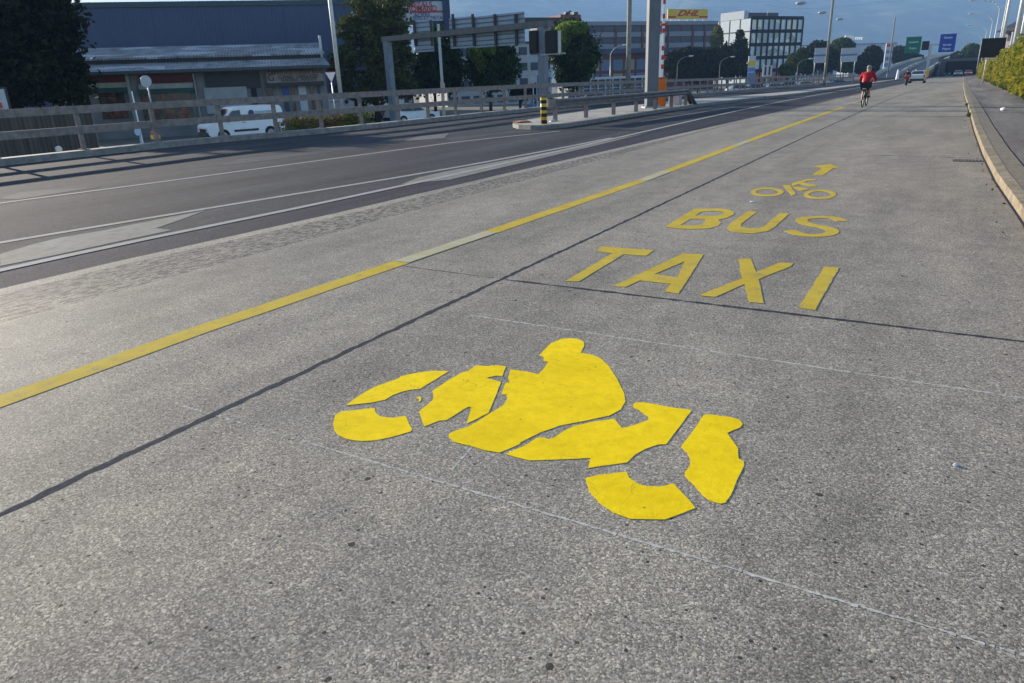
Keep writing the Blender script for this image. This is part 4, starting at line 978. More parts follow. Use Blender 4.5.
# white framed arcade in front
Ar = Fr('white_arcade', 'low glazed pavilion with white columns in front of the red office block', 'pavilion', 568, 120, 656, 124, -2.6)
za = Ar.at(612, 77)[1]; Ar.blk('wall', plain('blue grey glazing wall', (.10, .13, .18), .5), 0, Ar.L, .5, 5, 0, za - .3); Ar.blk('roof', M['offwhite'], -.1, Ar.L + .1, -.1, 5, za - .3, za)
for k in range(13): Ar.blk('column', M['offwhite'], Ar.L * k / 12 - .09, Ar.L * k / 12 + .09, -.05, .15, 0, za - .3)
Ar.blk('transom', M['offwhite'], 0, Ar.L, .16, .26, za * .55, za * .55 + .12)
# glass office block
D0 = 262
GB = Fr('glass_office_block', 'five storey glass office block with black grid facade and bright left side', 'office block', 747, D0, 797.5, D0 + 12, -3.5)
zt = GB.at(770, 18)[1]; rows = 5; blk_ = plain('black mullion grid', (.006, .007, .009), .8, .05); 
GB.blk('core', plain('dark floor slabs', (.03, .035, .04), .5), 0, GB.L, .3, 34, 0, zt)
def tower_glass():
    m = NM('blind backed tower glass', .12, .7); cx = m.n('ShaderNodeTexCoord').outputs['Object']
    k = m.sep(m.vor(.35, m.scale((1, .05, 1), cx), out='Color'))[0]
    c = m.ramp(k, [(0, (.10, .15, .17)), (.35, (.24, .34, .42)), (.7, (.42, .54, .62)), (1, (.62, .58, .46))]); m.col(c); return m.m
tg = tower_glass()
hh = zt / rows; cols = 9
for r in range(rows):
    for c in range(cols):
        mt = plain('coral ground glazing', (.42, .17, .13), .3) if (r == 0 and 1 <= c <= 6) else tg
        GB.blk('window', mt, GB.L * (c + .07) / cols, GB.L * (c + .93) / cols, .1, .28, r * hh + .35, (r + 1) * hh - .25)
for r in range(rows + 1): GB.blk('floor_band', blk_, -.1, GB.L + .1, -.05, .09, r * hh - .5, r * hh + .62)
for c in range(cols + 1): GB.blk('mullion', blk_, GB.L * c / cols - .36, GB.L * c / cols + .36, -.1, -.06, 0, zt)
sideg = plain('sunlit side glazing', (.60, .66, .68), .2, .6)  # left side paled in colour to imitate the sun on it
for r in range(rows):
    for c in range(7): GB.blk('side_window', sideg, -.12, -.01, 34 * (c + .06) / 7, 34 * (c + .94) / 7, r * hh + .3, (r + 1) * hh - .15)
GB.blk('roof_plant', M['dark'], GB.L * .08, GB.L * .72, 5, 15, zt, zt + 2.1); GB.blk('roof_house', M['offwhite'], GB.L * .02, GB.L * .10, 4, 15, zt, zt + 2.6)
m = MB(); m.bar((GB.L * .4, 3, zt), (GB.L * .43, 3, zt + 3.4), .12); m.build('roof_mast', M['offwhite'], GB.t)
# far white buildings
f = apart('far_white_building', 'small bright white building right of the glass office block', 797, 330, 812, 332, -4, 46, 4, plain('bright white render', (.62, .62, .60), .6), cols=4)
f = apart('far_hotel_building', 'wide blue and white hall in the distance above the dark round tree', 848, 380, 893, 386, -4, 44, 3, plain('blue white cladding', (.34, .40, .52), .6), cols=6, winm='offwhite')
x, z = f.at(852, 37); m = MB(); m.box((x, 2, z - 1.5), (5, .6, 5), bev=.5); m.build('rooftop_emblem', M['white'], f.t); f.blk('rooftop_mast', M['offwhite'], x - 6, x + 14, 3, 9, f.at(852, 44)[1], z - 3.5)
for k in range(5): x, z = f.at(857 + k * 2, 38); m = MB(); m.box((x, 2, z), (.6, .3, 1.2)); m.build('rooftop_letter_block', M['white'], f.t)
f = apart('far_grey_building', 'low grey building between the tall dark pole and round trees far off', 806, 400, 846, 404, -4, 50, 3, plain('hazy grey wall', (.38, .40, .42), .6), cols=7)
# roofs of the town on the far right
f = apart('hillside_house', 'dark roofed house above the ivy wall at the right edge', 1001, 112, 1060, 104, 1.5, 29, 2, plain('mauve render', (.30, .27, .30), .7), cols=5, depth=9, frac=.5)
x, z = f.at(1003, 24); 
m = MB(); m.poly([(-1, z - 1.1), (4.5, z + .9), (10, z - 1.1)], -1, f.L + 1, lambda a, b, c: (c, a, b)); m.build('gable_roof', plain('dark slate', (.04, .042, .055), .7), f.t)
for k in range(4): m = MB(); m.bar((k * f.L / 5 + .2, -1, 0), (k * f.L / 5 + .2, -1, z - 1.2), .18); m.build('column', M['offwhite'], f.t)
# totems and sign backs beyond the fence
def totem(name, label, px, D, gz, y0, y1, wpx, bands):
    p = B(px, D, gz); t = thing(name, label, 'totem sign', p, rad(30)); z1 = A(px, y0, D).z - gz; z0 = A(px, y1, D).z - gz; ww = wpx * D / 762
    m = MB(); m.box((0, 0, (z1) / 2), (ww, .3, z1)); m.build('body', M['offwhite'], t)
    for a, b, mt in bands: m = MB(); m.box((0, -.16, z0 + (z1 - z0) * (a + b) / 2), (ww * .94, .03, (z1 - z0) * (b - a))); m.build('band', mt, t)
bluep = plain('mid blue panel', (.10, .20, .42), .5)
totem('price_totem', 'slim totem with white, yellow and blue bands before the glass block', 749.5, 140, -3, 56, 82, 7, [(.62, .82, M['yellow_sign']), (.0, .12, bluep), (.2, .36, bluep), (.4, .55, bluep)])
totem('blue_totem', 'tall blue and white totem with red top left of the motorway signs', 884.5, 190, -3.2, 43.5, 68, 7, [(.86, .97, M['red']), (.6, .72, bluep), (.3, .45, bluep), (.05, .2, bluep)])
def signpair(px, D, y0, y1, wpx, label):
    gz = zr(D); p = B(px, D, gz); t = thing('lane_sign', label, 'road sign', p, rad(20), 'pale backs of lane signs'); k = D / 812; ww = wpx * D / 762
    z1 = A(px, y0, D).z - gz; z0 = A(px, y1, D).z - gz; hh_ = (z1 - z0)
    for a, b in ((0, .44), (.56, 1)): m = MB(); m.box((0, 0, z0 + hh_ * (a + b) / 2), (ww, .08, hh_ * (b - a)), bev=.01); m.build('panel', M['offwhite'], t)
    m = MB(); m.box((0, .03, z0 + hh_ / 2), (ww, .04, hh_ * .12)); m.build('blue_gap', bluep, t)
    for s in (-.4, .4): m = MB(); m.bar((ww * s, .1, 0), (ww * s, .1, z1), .06); m.build('post', M['galv'], t, True)
signpair(818, 105, 48, 63, 12.5, 'left of the two pale double sign backs, beside the tall dark pole')
signpair(846, 112, 48, 62, 15.5, 'right of the two pale double sign backs, before the round trees')
q = B(765, 95, -2.2); t = thing('framed_sign', 'white framed board on a post beyond the fence before the glass block', 'sign', q, rad(30))
zc = A(765, 71, 95).z + 2.2; m = MB(); m.box((0, 0, zc), (1.15, .08, 1.3), bev=.01); m.build('board', M['offwhite'], t)
for s in (-.25, .25): m = MB(); m.box((s, -.05, zc), (.22, .02, 1.0)); m.build('dark_slot', M['dark'], t)
m = MB(); m.bar((0, .06, 0), (0, .06, zc), .07); m.build('post', M['galv_light'], t, True)
# signs on the near left
def disc(name, label, px, py, D, rpx, mat, h0=GZ, rim=None, cat='road sign', facing=0.0):
    pz = A(px, py, D); p = Vector((pz.x, pz.y, h0)); z = pz.z - h0; r = rpx * D / 762; t = thing(name, label, cat, p, rad(28) + facing)
    m = MB(); m.bar((0, .03, z), (0, -.03, z), r, n=28); m.build('disc', mat, t)
    m = MB(); m.bar((0, .08, 0), (0, .08, z + r * .3), .035); m.build('post', M['galv'], t, True)
    m = MB()
    for k in range(28):
        a, b = k / 28 * 6.2832, (k + 1) / 28 * 6.2832; m.bar((r * math.cos(a), -.0, z + r * math.sin(a)), (r * math.cos(b), 0, z + r * math.sin(b)), .02, n=5)
    m.build('rim', rim or M['galv'], t)
disc('round_sign', 'pale round sign back on a pole before the red shopfront', 146, 81.5, 38, 5.4, M['offwhite'])
disc('round_marker', 'small pale blue round marker low behind the left fence', 138, 132, 27, 3.3, plain('pale blue reflector', (.38, .52, .68), .4), h0=-1.25, cat='marker')
disc('round_sign', 'small pale round sign beside the blue information column', 533, 80, 50, 3.2, M['offwhite'])
q = B(148, 30, -1.2); t = thing('thin_post', 'thin white marker post leaning behind the left fence', 'post', q); zt_ = A(141, 92, 30).z + 1.2
m = MB(); m.bar((0, 0, 0), (-.05, 0, zt_), .025); m.build('shaft', M['white'], t); m = MB(); m.ball((-.05, 0, zt_), (.03, .03, .04)); m.build('tip', M['white'], t)
q = A(331, 77, 42); q.z = GZ; t = thing('give_way_sign', 'white triangular give way sign standing before the conifer', 'road sign', q, rad(30)); zc = A(330, 77, 42).z - GZ
tri = lambda s: [(-.34 * s, .28 * s), (.34 * s, .28 * s), (0, -.32 * s)]
m = MB(); m.poly(tri(1.0), -.02, .02, lambda a, b, c: (a, c, b + zc)); m.build('red_border', M['red'], t)
m = MB(); m.poly(tri(.84), -.03, -.021, lambda a, b, c: (a, c, b + zc)); m.build('white_face', M['white'], t)
m = MB(); m.bar((0, .06, 0), (0, .06, zc + .2), .04); m.build('post', M['galv'], t, True)
q = B(156, 24.1, .17); t = thing('kerb_reflector', 'small yellow and red reflector block on the left parapet kerb', 'reflector', q)
m = MB(); m.box((0, 0, .07), (.22, .22, .14), bev=.02); m.build('yellow_base', M['yellow_sign'], t); m = MB(); m.box((0, 0, .20), (.18, .18, .12), bev=.02); m.build('red_top', M['red'], t)
q = B(568, 90, -2); 
m = MB(); m.bar((0, 0, 0), (0, 0, 1.0), .14, n=14); tag(m.build('grey_bollard', plain('ochre bollard', (.35, .28, .10), .7), loc=B(470, 43, -1.7) + Vector((0, 0, .25))), 'small ochre bollard behind the fence between the round trees', 'bollard')
q = B(445.5, 42, -1.5); t = thing('wooden_stake', 'pale wooden stake standing behind the fence before the left round tree', 'stake', q)
zs = A(445, 81, 42).z + 1.5; m = MB(); m.box((0, 0, zs / 2), (.13, .1, zs)); m.build('shaft', plain('pale wood', (.42, .38, .30), .8), t); m = MB(); m.box((.12, 0, zs - .35), (.1, .08, .5)); m.build('cleat', plain('pale wood', (.42, .38, .30), .8), t)

# ------------------------------------------------------------------ vehicles
def wheel(parent, x, y, r, wd=.2):
    m = MB(); m.bar((x, y - wd / 2, r), (x, y + wd / 2, r), r, n=22); w_ = m.build('wheel', M['black'], parent)
    m = MB(); s = 1 if y > 0 else -1; m.bar((x, y + s * (wd / 2 - .03), r), (x, y + s * (wd / 2 + .012), r), r * .62, n=16); m.build('rim', M['galv'], w_)
def vehicle(name, label, cat, loc, rz, prof, wdt, roof_in, winside, ws, rw, wheels, mat, r=.32, group=None, extras=None):
    """prof: side outline (x,z), x forward; ws: windscreen quad on centre plane (two points), rw: rear window"""
    t = thing(name, label, cat, loc, rz, group); hw = wdt / 2
    zb_ = max(z for _, z in prof); belt = extras.get('belt', .95) if extras else .95
    def wy(z): return hw if z <= belt else hw - roof_in * (z - belt) / (zb_ - belt)
    m = MB(); f = lambda x, z, s: (x, s * wy(z) * 1, z)
    pr = rounded(prof, 1)
    L = [m.bm.verts.new((x, wy(z), z)) for x, z in pr]; Rr = [m.bm.verts.new((x, -wy(z), z)) for x, z in pr]; n = len(pr)
    for i in range(n): m.bm.faces.new((L[i], L[(i + 1) % n], Rr[(i + 1) % n], Rr[i]))
    es = []
    a = bmesh.ops.triangle_fill(m.bm, use_beauty=True, edges=[m.bm.edges.get((L[i], L[(i+1)%n])) for i in range(n)])
    b = bmesh.ops.triangle_fill(m.bm, use_beauty=True, edges=[m.bm.edges.get((Rr[i], Rr[(i+1)%n])) for i in range(n)])
    m.build('body', mat, t)
    for s in (1, -1):
        for wpoly in winside:
            m = MB(); vs = [m.bm.verts.new((x, s * (wy(z) + .008), z)) for x, z in wpoly]; m.bm.faces.new(vs)
            o = m.build('side_window', M['glass'], t)
    for q, nm in ((ws, 'windscreen'), (rw, 'rear_window')):
        if q:
            (xa, za), (xb, zb2) = q; dn = Vector((zb2 - za, 0, -(xb - xa))).normalized() * (.012 if nm == 'windscreen' else -.012)
            if nm == 'windscreen' and dn.x < 0: dn = -dn
            if nm == 'rear_window' and dn.x > 0: dn = -dn
            m = MB(); m.quad(Vector((xa, wy(za) - .1, za)) + dn, Vector((xb, wy(zb2) - .12, zb2)) + dn, Vector((xb, -wy(zb2) + .12, zb2)) + dn, Vector((xa, -wy(za) + .1, za)) + dn); m.build(nm, M['glass'], t)
    xf = max(x for x, _ in prof); xr = min(x for x, _ in prof)
    for s in (1, -1):
        m = MB(); m.box((xf - .08, s * (hw - .22), .72), (.2, .36, .16), bev=.03); m.build('headlight', M['lampglass'], t)
        m = MB(); m.box((xr + .05, s * (hw - .12), .85), (.14, .16, .3), bev=.02); m.build('tail_light', M['red'], t)
    m = MB(); m.box((xf - .06, 0, .42), (.2, wdt * .88, .26), bev=.04); m.build('front_bumper', M['dark'], t)
    m = MB(); m.box((xr + .06, 0, .42), (.2, wdt * .88, .24), bev=.04); m.build('rear_bumper', M['dark'], t)
    for x in wheels:
        for s in (1, -1):
            m = MB(); m.bar((x, s * (hw - .16), r), (x, s * (hw + .004), r), r * 1.16, n=20); m.build('wheel_arch', M['sign_black'], t)
            wheel(t, x, s * (hw - .09), r)
    return t
vanp = [(-2.3, .28), (2.25, .28), (2.38, .45), (2.38, .85), (2.2, 1.02), (1.55, 1.18), (.75, 1.82), (.45, 1.92), (-2.15, 1.92), (-2.33, 1.7), (-2.36, .8)]
vs = dict(prof=vanp, wdt=1.86, roof_in=.14, winside=[[(1.30, 1.12), (1.30, 1.2), (.78, 1.68), (.30, 1.72), (.30, 1.12)]], ws=((1.5, 1.21), (.80, 1.78)), rw=((-2.37, 1.15), (-2.33, 1.65)), wheels=(1.5, -1.4), mat=M['white'], extras=dict(belt=1.05))
vloc = B(244, 46, GZ); 
van = vehicle('delivery_van', 'white delivery van with round blue emblem parked behind the left fence', 'van', vloc, math.atan2(-RT.y, -RT.x) + rad(40), **vs)
for s in (1, -1):
    m = MB(); m.box((.1, s * .936, .55), (1.5, .02, .12)); m.build('rub_strip', M['dark'], van)
    m = MB(); m.bar((-.35, s * .86, 1.52), (-.35, s * .90, 1.52), .17, n=20); m.build('round_emblem', plain('navy emblem', (.04, .09, .25), .4), van)
    m = MB(); m.box((-1.15, s * .885, 1.55), (1.1, .02, .12)); m.build('pale_stripe_print', plain('pale blue print', (.4, .5, .62), .4), van)
    m = MB(); m.box((.2, s * .93, 1.0), (.2, .03, .05)); m.build('door_handle', M['galv'], van)
    m = MB(); m.box((1.15, s * 1.02, 1.18), (.12, .18, .22), bev=.03); m.build('mirror', M['dark'], van)
m = MB(); m.box((2.36, 0, .62), (.08, 1.1, .26), bev=.03); m.build('grille', M['sign_black'], van)
vg = 'white vans parked before the workshop'
for px, D, a, lb in ((305, 62, rad(-60), 'white van seen nose on behind the orange hedge'), (354, 66, rad(35), 'pale van parked behind the fence just right of the yellow green shrub'), (382, 68, rad(205), 'pale van parked behind the fence left of the gantry leg')):
    v2 = dup(van, B(px, D, GZ), a + 0.0, lb, vg)
carp = [(-2.05, .25), (2.0, .25), (2.12, .4), (2.08, .72), (1.3, .88), (.75, .95), (.1, 1.38), (-.2, 1.44), (-1.15, 1.42), (-1.75, 1.02), (-2.1, .95), (-2.15, .5)]
cs = dict(prof=carp, wdt=1.75, roof_in=.25, winside=[[(.7, .98), (.08, 1.34), (-.35, 1.38), (-.35, .98)], [(-.42, .98), (-.42, 1.38), (-1.1, 1.36), (-1.55, 1.04)]], ws=((.78, .97), (.14, 1.37)), rw=((-1.7, 1.05), (-1.18, 1.39)), wheels=(1.3, -1.3), r=.31, extras=dict(belt=.95))
c1 = vehicle('parked_car', 'white hatchback parked behind the fence beside the gantry leg', 'car', B(412.5, 60, -1.5), rad(70), mat=M['white'], **cs)
c2 = vehicle('silver_car', 'silver car driving away beside the far motorcyclist', 'car', U(917, 83) * 1.0, rad(90), mat=M['galv_light'], **cs)
c3 = vehicle('dark_car', 'dark grey car far off at the underpass', 'car', (-.9, 205, zr(205)), rad(-90), mat=plain('grey car paint', (.10, .11, .12), .3, .5), **cs)
pg = 'cars parked far beyond the fence'
cols_ = [plain('car blue', (.08, .13, .24), .3, .5), plain('car silver', (.45, .46, .48), .3, .5, .3), plain('car black', (.02, .02, .025), .3, .5), plain('car red', (.3, .03, .03), .3, .5)]
protos = {}
names = ['dark blue', 'silver', 'black', 'red']
for i, (px, D, c, lb) in enumerate(((552, 62, 0, 'dark blue car glimpsed through the fence right of the striped bollard'), (598, 78, 1, 'silver car glimpsed through the fence left of the tall brown pole'), (640, 80, 2, 'black car glimpsed between the tall brown pole and the square post'),
        (742, 100, 1, 'silver car beyond the fence below the slim banded totem'), (757, 102, 0, 'dark blue car beyond the fence left of the framed board'), (775, 104, 1, 'silver car beyond the fence right of the framed board'), (790, 108, 2, 'black car beyond the fence below the bushy tree'), (806, 112, 1, 'silver car beyond the fence left of the left sign back'), (838, 125, 0, 'dark blue car beyond the fence below the right sign back'))):
    p = B(px, D, zr(max(15, D * .8)) - 1.2); a = rad(30) + (i % 3) * .12
    if c not in protos: protos[c] = vehicle('parked_car', lb, 'car', p, a, mat=cols_[c], group=pg, **cs)
    else: dup(protos[c], p, a, lb, pg)
for x, y, c, lb in ((-3.6, 232, 0, 'dark blue car in the shade of the underpass, left of the dark grey car'), (1.2, 222, 3, 'red car far off at the foot of the ivy wall')):
    if c not in protos: protos[c] = vehicle('far_car', lb, 'car', (x, y, zr(y)), rad(-90), mat=cols_[c], **cs)
    else: r_ = dup(protos[c], (x, y, zr(y)), rad(-90), lb); del r_['group']

# ------------------------------------------------------------------ people on two wheels
def skin(name, verts, edges, radii, mat, parent, root=0, sub=2):
    me = bpy.data.meshes.new(name); me.from_pydata(verts, edges, []); o = bpy.data.objects.new('tmp', me); C.objects.link(o)
    o.modifiers.new('s', 'SKIN'); lay = me.skin_vertices[0] if me.skin_vertices else None
    for i, r in enumerate(radii): me.skin_vertices[0].data[i].radius = (r, r) if not isinstance(r, tuple) else r
    me.skin_vertices[0].data[root].use_root = True
    sb = o.modifiers.new('b', 'SUBSURF'); sb.levels = sub; sb.render_levels = sub
    bpy.context.view_layer.update(); m2 = bpy.data.meshes.new_from_object(o.evaluated_get(bpy.context.evaluated_depsgraph_get())); bpy.data.objects.remove(o)
    for p in m2.polygons: p.use_smooth = True
    m2.materials.clear(); return link(name, m2, mat, parent)
def rider(label, loc, rz, jacket, helmetm, bare, sh=.0):
    """forward is +x, hips at the saddle"""
    P = thing('person', label, 'person', loc, rz); P.scale = (.93, .9, .92)
    hip = (-.25, 0, .98); chest = (.02, 0, 1.36); neck = (.08, 0, 1.48); head = (.14, 0, 1.62)
    vt = [hip, (-.13, 0, 1.18), chest, neck, head, (.16, 0, 1.70)]; ed = [(0, 1), (1, 2), (2, 3), (3, 4), (4, 5)]; rd = [.15, .14, .16, .06, .10, .08]
    ar = []; 
    for s in (1, -1):
        b = len(vt); vt += [(.03, s * .2, 1.42), (.12, s * .31, 1.2), (.38, s * .26, 1.07), (.46, s * .25, 1.06)]; rd += [.065, .05, .04, .035]; ed += [(2, b), (b, b + 1), (b + 1, b + 2), (b + 2, b + 3)]
    for s, kz, fz, fx in ((1, .72, .32, .0), (-1, .88, .52, .12)):
        b = len(vt); vt += [(-.22, s * .11, .94), (.18, s * .12, kz), (fx - .02, s * .12, fz), (fx + .14, s * .12, fz - .06)]; rd += [.10, .07, .045, .035]; ed += [(0, b), (b, b + 1), (b + 1, b + 2), (b + 2, b + 3)]
    skin('body', vt, ed, rd, M['skin'], P)
    jv = [(-.25, 0, 1.0), (-.13, 0, 1.19), (.02, 0, 1.37), (.07, 0, 1.45)]; je = [(0, 1), (1, 2), (2, 3)]; jr = [.175, .165, .19, .09]
    for s in (1, -1):
        b = len(jv); jv += [(.03, s * .21, 1.42), (.12, s * .32, 1.2), (.36, s * .27, 1.08)]; jr += [.09, .072, .055]; je += [(2, b), (b, b + 1), (b + 1, b + 2)]
    skin('jacket', jv, je, jr, jacket, P)
    tv = [(-.24, 0, .97)]; te = []; tr = [.18]
    for s, kz, fz, fx in ((1, .72, .32, .0), (-1, .88, .52, .12)):
        b = len(tv); tv += [(-.20, s * .12, .93), (.16, s * .125, kz)]; tr += [.125, .09]; te += [(0, b), (b, b + 1)]
        if not bare: tv += [(fx - .01, s * .12, fz + .02)]; tr += [.06]; te += [(b + 1, b + 2)]
    skin('trousers', tv, te, tr, M['dark_cloth'], P)
    for s, fz, fx in ((1, .30, .0), (-1, .50, .12)): m = MB(); m.box((fx + .07, s * .12, fz - .05), (.28, .10, .09), bev=.03); m.build('shoe', M['black'], P, True)
    m = MB(); m.ball((.13, 0, 1.685), (.135, .10, .095), 16); h_ = m.build('helmet', helmetm, P, True)
    m = MB(); m.ball((.245, 0, 1.61), (.025, .02, .03), 8)
    for s in (1, -1): m.ball((.12, s * .10, 1.60), (.02, .012, .03), 8)
    m.build('nose_and_ears', M['skin'], P, True)
    return P
def torus(m, c, R_, r, n=28, k=7):
    pr = None; first = None
    for i in range(n + 1):
        a = 2 * math.pi * i / n; row = [m.bm.verts.new((c[0] + (R_ + r * math.cos(b)) * math.cos(a), c[1] + r * math.sin(b), c[2] + (R_ + r * math.cos(b)) * math.sin(a))) for b in np.linspace(0, 2 * math.pi, k + 1)[:-1]]
        if pr:
            for j in range(k): m.bm.faces.new((pr[j], pr[(j+1)%k], row[(j+1)%k], row[j]))
        pr = row
cl = U(864, 106.8); cz = cl
bk_ = thing('bicycle', 'dark bicycle ridden by the cyclist in red', 'bicycle', cl, rad(88))
for x in (-.5, .52):
    m = MB(); torus(m, (x, 0, .34), .32, .022); w_ = m.build('wheel', M['black'], bk_, True); m = MB()
    for k in range(12): a = k / 12 * 6.283; m.bar((x, 0, .34), (x + .31 * math.cos(a), 0, .34 + .31 * math.sin(a)), .003, n=4)
    m.bar((x, -.05, .34), (x, .05, .34), .03); m.build('spokes', M['galv'], w_)
m = MB()
for a, b in (((-.5, 0, .34), (-.02, 0, .32)), ((-.02, 0, .32), (-.2, 0, .85)), ((-.5, 0, .34), (-.17, 0, .78)), ((-.17, 0, .78), (.36, 0, .82)), ((-.02, 0, .32), (.38, 0, .74)), ((.34, 0, .92), (.52, 0, .34)), ((.34, 0, .92), (.33, 0, 1.02))): m.bar(a, b, .02)
m.build('frame', M['dark'], bk_, True)
m = MB(); m.path([(.46, .27, 1.02), (.36, .2, 1.03), (.33, 0, 1.02), (.36, -.2, 1.03), (.46, -.27, 1.02)], .014); m.build('handlebar', M['black'], bk_, True)
m = MB(); m.ball((-.23, 0, .88), (.14, .075, .035)); m.build('saddle', M['black'], bk_, True)
m = MB(); m.box((-.55, 0, .72), (.3, .12, .03)); m.build('rack', M['galv'], bk_); m = MB(); m.box((-.66, 0, .62), (.03, .07, .06)); m.build('rear_reflector', M['red'], bk_)
for s, z, x in ((1, .24, 0), (-1, .44, .1)): m = MB(); m.box((x + .04, s * .12, z - .02), (.1, .1, .02)); m.build('pedal', M['galv'], bk_)
rider('cyclist in a bright red jacket and white helmet riding away on the concrete lane', cl + Vector((0, 0, -.02)), rad(88), M['red_cloth'], plain('dull helmet', (.22, .22, .23), .5), True)
ml = U(906, 85.5)
mb_ = thing('motorcycle', 'dark motorcycle with red tail box ridden away near the silver car', 'motorcycle', ml, rad(90))
for x in (-.65, .72):
    m = MB(); torus(m, (x, 0, .31), .25, .065); m.build('wheel', M['black'], mb_, True)
m = MB(); m.box((0, 0, .5), (.75, .3, .4), bev=.08); m.build('engine', M['dark'], mb_, True)
m = MB(); m.ball((.18, 0, .82), (.34, .17, .17)); m.build('tank', M['red'], mb_, True)
m = MB(); m.ball((-.35, 0, .82), (.42, .15, .08)); m.build('saddle', M['black'], mb_, True)
m = MB(); m.bar((.45, 0, .95), (.72, 0, .31), .05); m.bar((-.65, 0, .31), (-.1, 0, .45), .05); m.build('fork', M['galv'], mb_)
m = MB(); m.path([(.35, .36, 1.02), (.45, 0, 1.02), (.35, -.36, 1.02)], .018); m.build('handlebar', M['black'], mb_)
m = MB(); m.box((-.78, 0, .92), (.3, .34, .26), bev=.05); m.build('tail_box', M['red'], mb_, True)
m = MB(); m.box((-.9, 0, .7), (.05, .2, .1)); m.build('tail_light', M['red'], mb_)
rider('motorcyclist in dark clothes and black helmet riding away beside the silver car', ml + Vector((-.0, -.1, -.06)), rad(90), M['dark_cloth'], M['sign_black'], False)

# ------------------------------------------------------------------ the ramp, underpass and motorway signs
Lp = [(A(872, 78.5, 165)), A(884, 71, 190), A(895, 66.5, 215), A(910, 61.5, 255), A(930, 57, 320), A(958, 54.5, 400)]
Rp = [(A(922, 76.2, 165)), A(931, 70.5, 185), A(936, 67, 207), A(943, 62, 240), A(952, 57.2, 300), A(975, 54.8, 380)]
fo = thing('flyover', 'concrete flyover ramp rising to the right at the end of the road', 'flyover')
def ribbon(rows_):
    m = MB(); pr = None
    for ps in rows_:
        row = [m.bm.verts.new(p) for p in ps]
        if pr:
            for j in range(len(row)): m.bm.faces.new((pr[j], pr[(j+1)%len(row)], row[(j+1)%len(row)], row[j]))
        else: m.bm.faces.new(row)
        pr = row
    m.bm.faces.new(pr[::-1]); return m
V = lambda z: Vector((0, 0, z))
ribbon([(a - V(1.0), a, b, b - V(1.0)) for a, b in zip(Lp, Rp)]).build('deck', plain('ramp asphalt', (.12, .12, .12), .8, var=.2, sc=.4), fo)
for P_, sgn in ((Lp, 1), (Rp, -1)):
    ribbon([(a + Vector((0, 0, -.7)), a + V(.8), a + V(.8) + Vector((sgn * .4, 0, 0)), a + V(-.7) + Vector((sgn * .4, 0, 0))) for a in P_]).build('parapet', plain('pale parapet', (.40, .38, .34), .8), fo)
mid = [a.lerp(b, .45) for a, b in zip(Lp, Rp)]
ribbon([(a + V(.02), a + V(.75), a + V(.75) + Vector((.5, 0, 0)), a + V(.02) + Vector((.5, 0, 0))) for a in mid]).build('middle_barrier', plain('middle barrier concrete', (.30, .29, .27), .8), fo)
ribbon([(Vector((b.x - .3, b.y, -4)), b - V(.9) - Vector((.3, 0, 0)), b - V(.9) - Vector((.8, 0, 0)), Vector((b.x - .8, b.y, -4))) for b in Rp[:5]]).build('side_wall', plain('shade dark wall', (.05, .05, .055), .9), fo)  # wall coloured dark as the shadow at the underpass
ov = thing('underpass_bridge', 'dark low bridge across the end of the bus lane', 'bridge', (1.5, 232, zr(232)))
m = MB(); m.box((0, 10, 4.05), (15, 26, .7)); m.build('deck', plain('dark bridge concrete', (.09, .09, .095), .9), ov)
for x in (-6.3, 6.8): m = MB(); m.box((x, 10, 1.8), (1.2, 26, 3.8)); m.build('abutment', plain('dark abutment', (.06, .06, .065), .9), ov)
m = MB(); m.box((.2, 22.5, 1.8), (11.8, .4, 3.8)); m.build('shade_sheet', M['sign_black'], ov)  # black sheet put in for the darkness inside the underpass
# T-shaped motorway sign gantry
tg_ = B(926, 155, zr(150)); TG = thing('motorway_sign_post', 'grey mast carrying a green and a blue motorway sign', 'motorway sign', tg_, 0); k = 155 / 762
def tgz(py): return A(926, py, 155).z - tg_.z
def tgx(px): q = A(px, 50, 155) - tg_; return q.x / 1.0
ztp = tgz(45)
m = MB(); m.box((0, 0, ztp / 2), (.5, .45, ztp)); m.build('mast', M['galv'], TG); m = MB(); m.box((tgx(930), 0, ztp), (tgx(955) - tgx(905), .3, .3)); m.build('crossarm', M['galv'], TG)
def msign(px0, py0, px1, py1, mat, nm, lines):
    x0, x1 = tgx(px0), tgx(px1); z1, z0 = tgz(py0), tgz(py1); m = MB(); m.box(((x0 + x1) / 2, -.25, (z0 + z1) / 2), (x1 - x0, .1, z1 - z0), bev=.03); p = m.build(nm, mat, TG)
    for zz_, ww, st in lines: text(None, st, (z1 - z0) * .19, M['white'], p, ((x0 + x1) / 2, -.32, z0 + (z1 - z0) * zz_), sx=ww, name='lettering')
msign(904, 36, 920, 52.5, plain('motorway green', (.0, .16, .10), .5), 'green_sign', [(.68, .8, 'Lausanne'), (.3, .8, 'France')])
msign(938.5, 35, 954.5, 53, plain('direction blue', (.01, .055, .36), .5), 'blue_sign', [(.8, .75, 'Genève'), (.40, .8, 'Vernier'), (.18, .8, 'Meyrin')])
msign(921, 41, 928.5, 50, M['sign_black'], 'lane_signal', [])
def cone(px, py, D, label):
    p = B(px, D, zr(D)); t = thing('delineator', label, 'delineator', p, 0, 'red and white delineators at the ramp'); 
    m = MB(); m.bar((0, 0, 0), (0, 0, 1.6), .28, .12); m.build('body', M['white'], t); 
    for z in (.5, 1.1): m = MB(); m.bar((0, 0, z), (0, 0, z + .25), .24 - z * .07, .22 - z * .07); m.build('red_band', M['red'], t)
    m = MB(); m.box((0, 0, .04), (.7, .7, .08)); m.build('base', M['black'], t)
cone(897, 79, 125, 'red and white delineator left of the motorcyclist'); cone(915, 70, 170, 'red and white delineator below the green motorway sign')
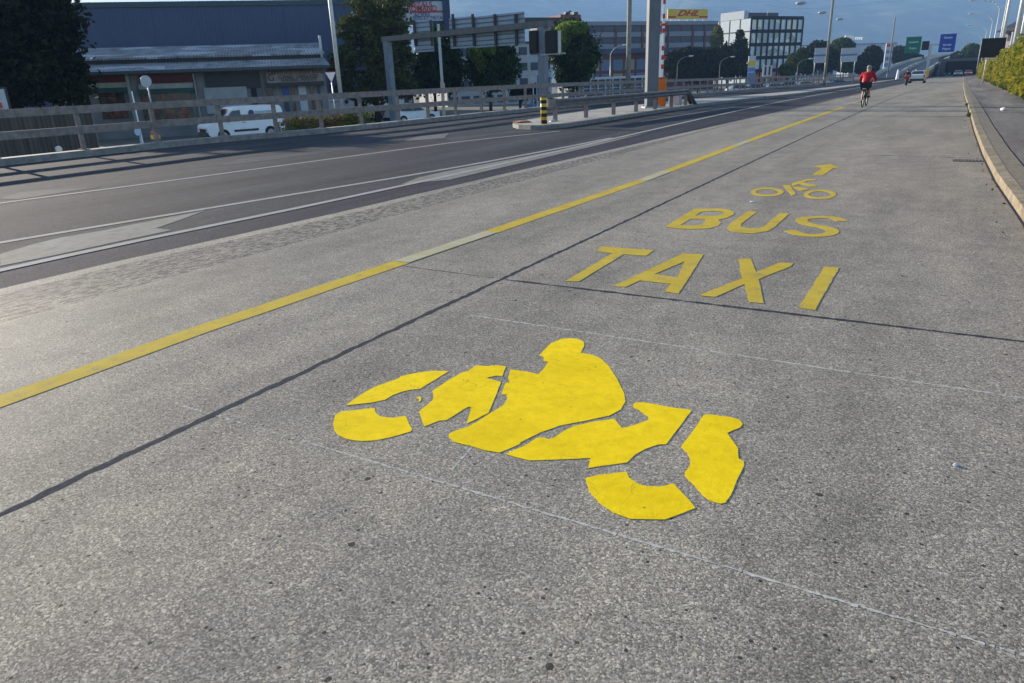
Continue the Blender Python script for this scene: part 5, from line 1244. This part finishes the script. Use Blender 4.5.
tn = thing('crash_cushion', 'pale and yellow crash cushion at the foot of the motorway sign mast', 'crash cushion', B(921, 145, zr(140))); m = MB(); m.box((0, 0, .45), (2.2, 2.2, .9), bev=.2); m.build('body', M['offwhite'], tn); m = MB(); m.box((1.0, -1.0, .75), (.5, .4, 1.5), bev=.05); m.build('yellow_marker', M['yellow_sign'], tn)

# ------------------------------------------------------------------ mountains and air
def mountain():
    m = MB(); N = 150; K = 34; rows = []
    for j in range(K + 1):
        v = j / K; row = []
        for i in range(N + 1):
            px = -500 + 2300 * i / N; D = 2300 + 2300 * v
            # ridge height above eye, as the angle seen from the road
            if px < 300: r = 40 + 20 * math.sin(px * .01)
            elif px < 480: r = 60 + (px - 300) * .34
            elif px < 655: r = 121 - (px - 480) * .28 + 3 * math.sin(px * .05)
            else: r = 72 + min(1, (px - 655) / 40) * 46 + 5 * math.sin(px * .021)
            az = math.atan((px - 512) / 762.0)
            d = FW * D + RT * (D * math.tan(az))
            h = r * 4600 / 812 * (v ** .8 if v < .55 else (.55 ** .8) + (v - .55) * .845) 
            h = h * (1 + .0) + 60 * v * noise.noise(Vector((px * .012, v * 4, 0))) + 45 * v * noise.noise(Vector((px * .03, v * 9, 3)))
            if v > .96: h *= .9
            row.append(m.bm.verts.new((d.x, d.y, max(-40, h) - 6)))
        if rows:
            for i in range(N): m.bm.faces.new((rows[-1][i], rows[-1][i+1], row[i+1], row[i]))
        rows.append(row)
    mm = NM('forested mountain', .95, .1)
    c = mm.ramp(mm.noise(.009, 9, mm.scale((1, 1, 2.2)), .6), [(.38, (.02, .035, .022)), (.48, (.045, .07, .035)), (.56, (.10, .13, .06)), (.66, (.20, .21, .13))])
    mm.col(c)
    o = m.build('mountain', mm.m, None, True); o['kind'] = 'structure'
mountain()
bmh = MB(); bmh.box((-1750, 2400, 390), (6300, 5400, 860)); hz_ = bmh.build('haze', None)
hm = bpy.data.materials.new('air'); hm.use_nodes = True; ht = hm.node_tree; ht.nodes.remove(ht.nodes['Principled BSDF'])
pv = ht.nodes.new('ShaderNodeVolumePrincipled'); pv.inputs['Color'].default_value = (.33, .575, 1.0, 1); pv.inputs['Density'].default_value = .00032; pv.inputs['Anisotropy'].default_value = .0
ht.links.new(pv.outputs[0], ht.nodes['Material Output'].inputs['Volume']); hz_.data.materials.append(hm); hz_['kind'] = 'stuff'
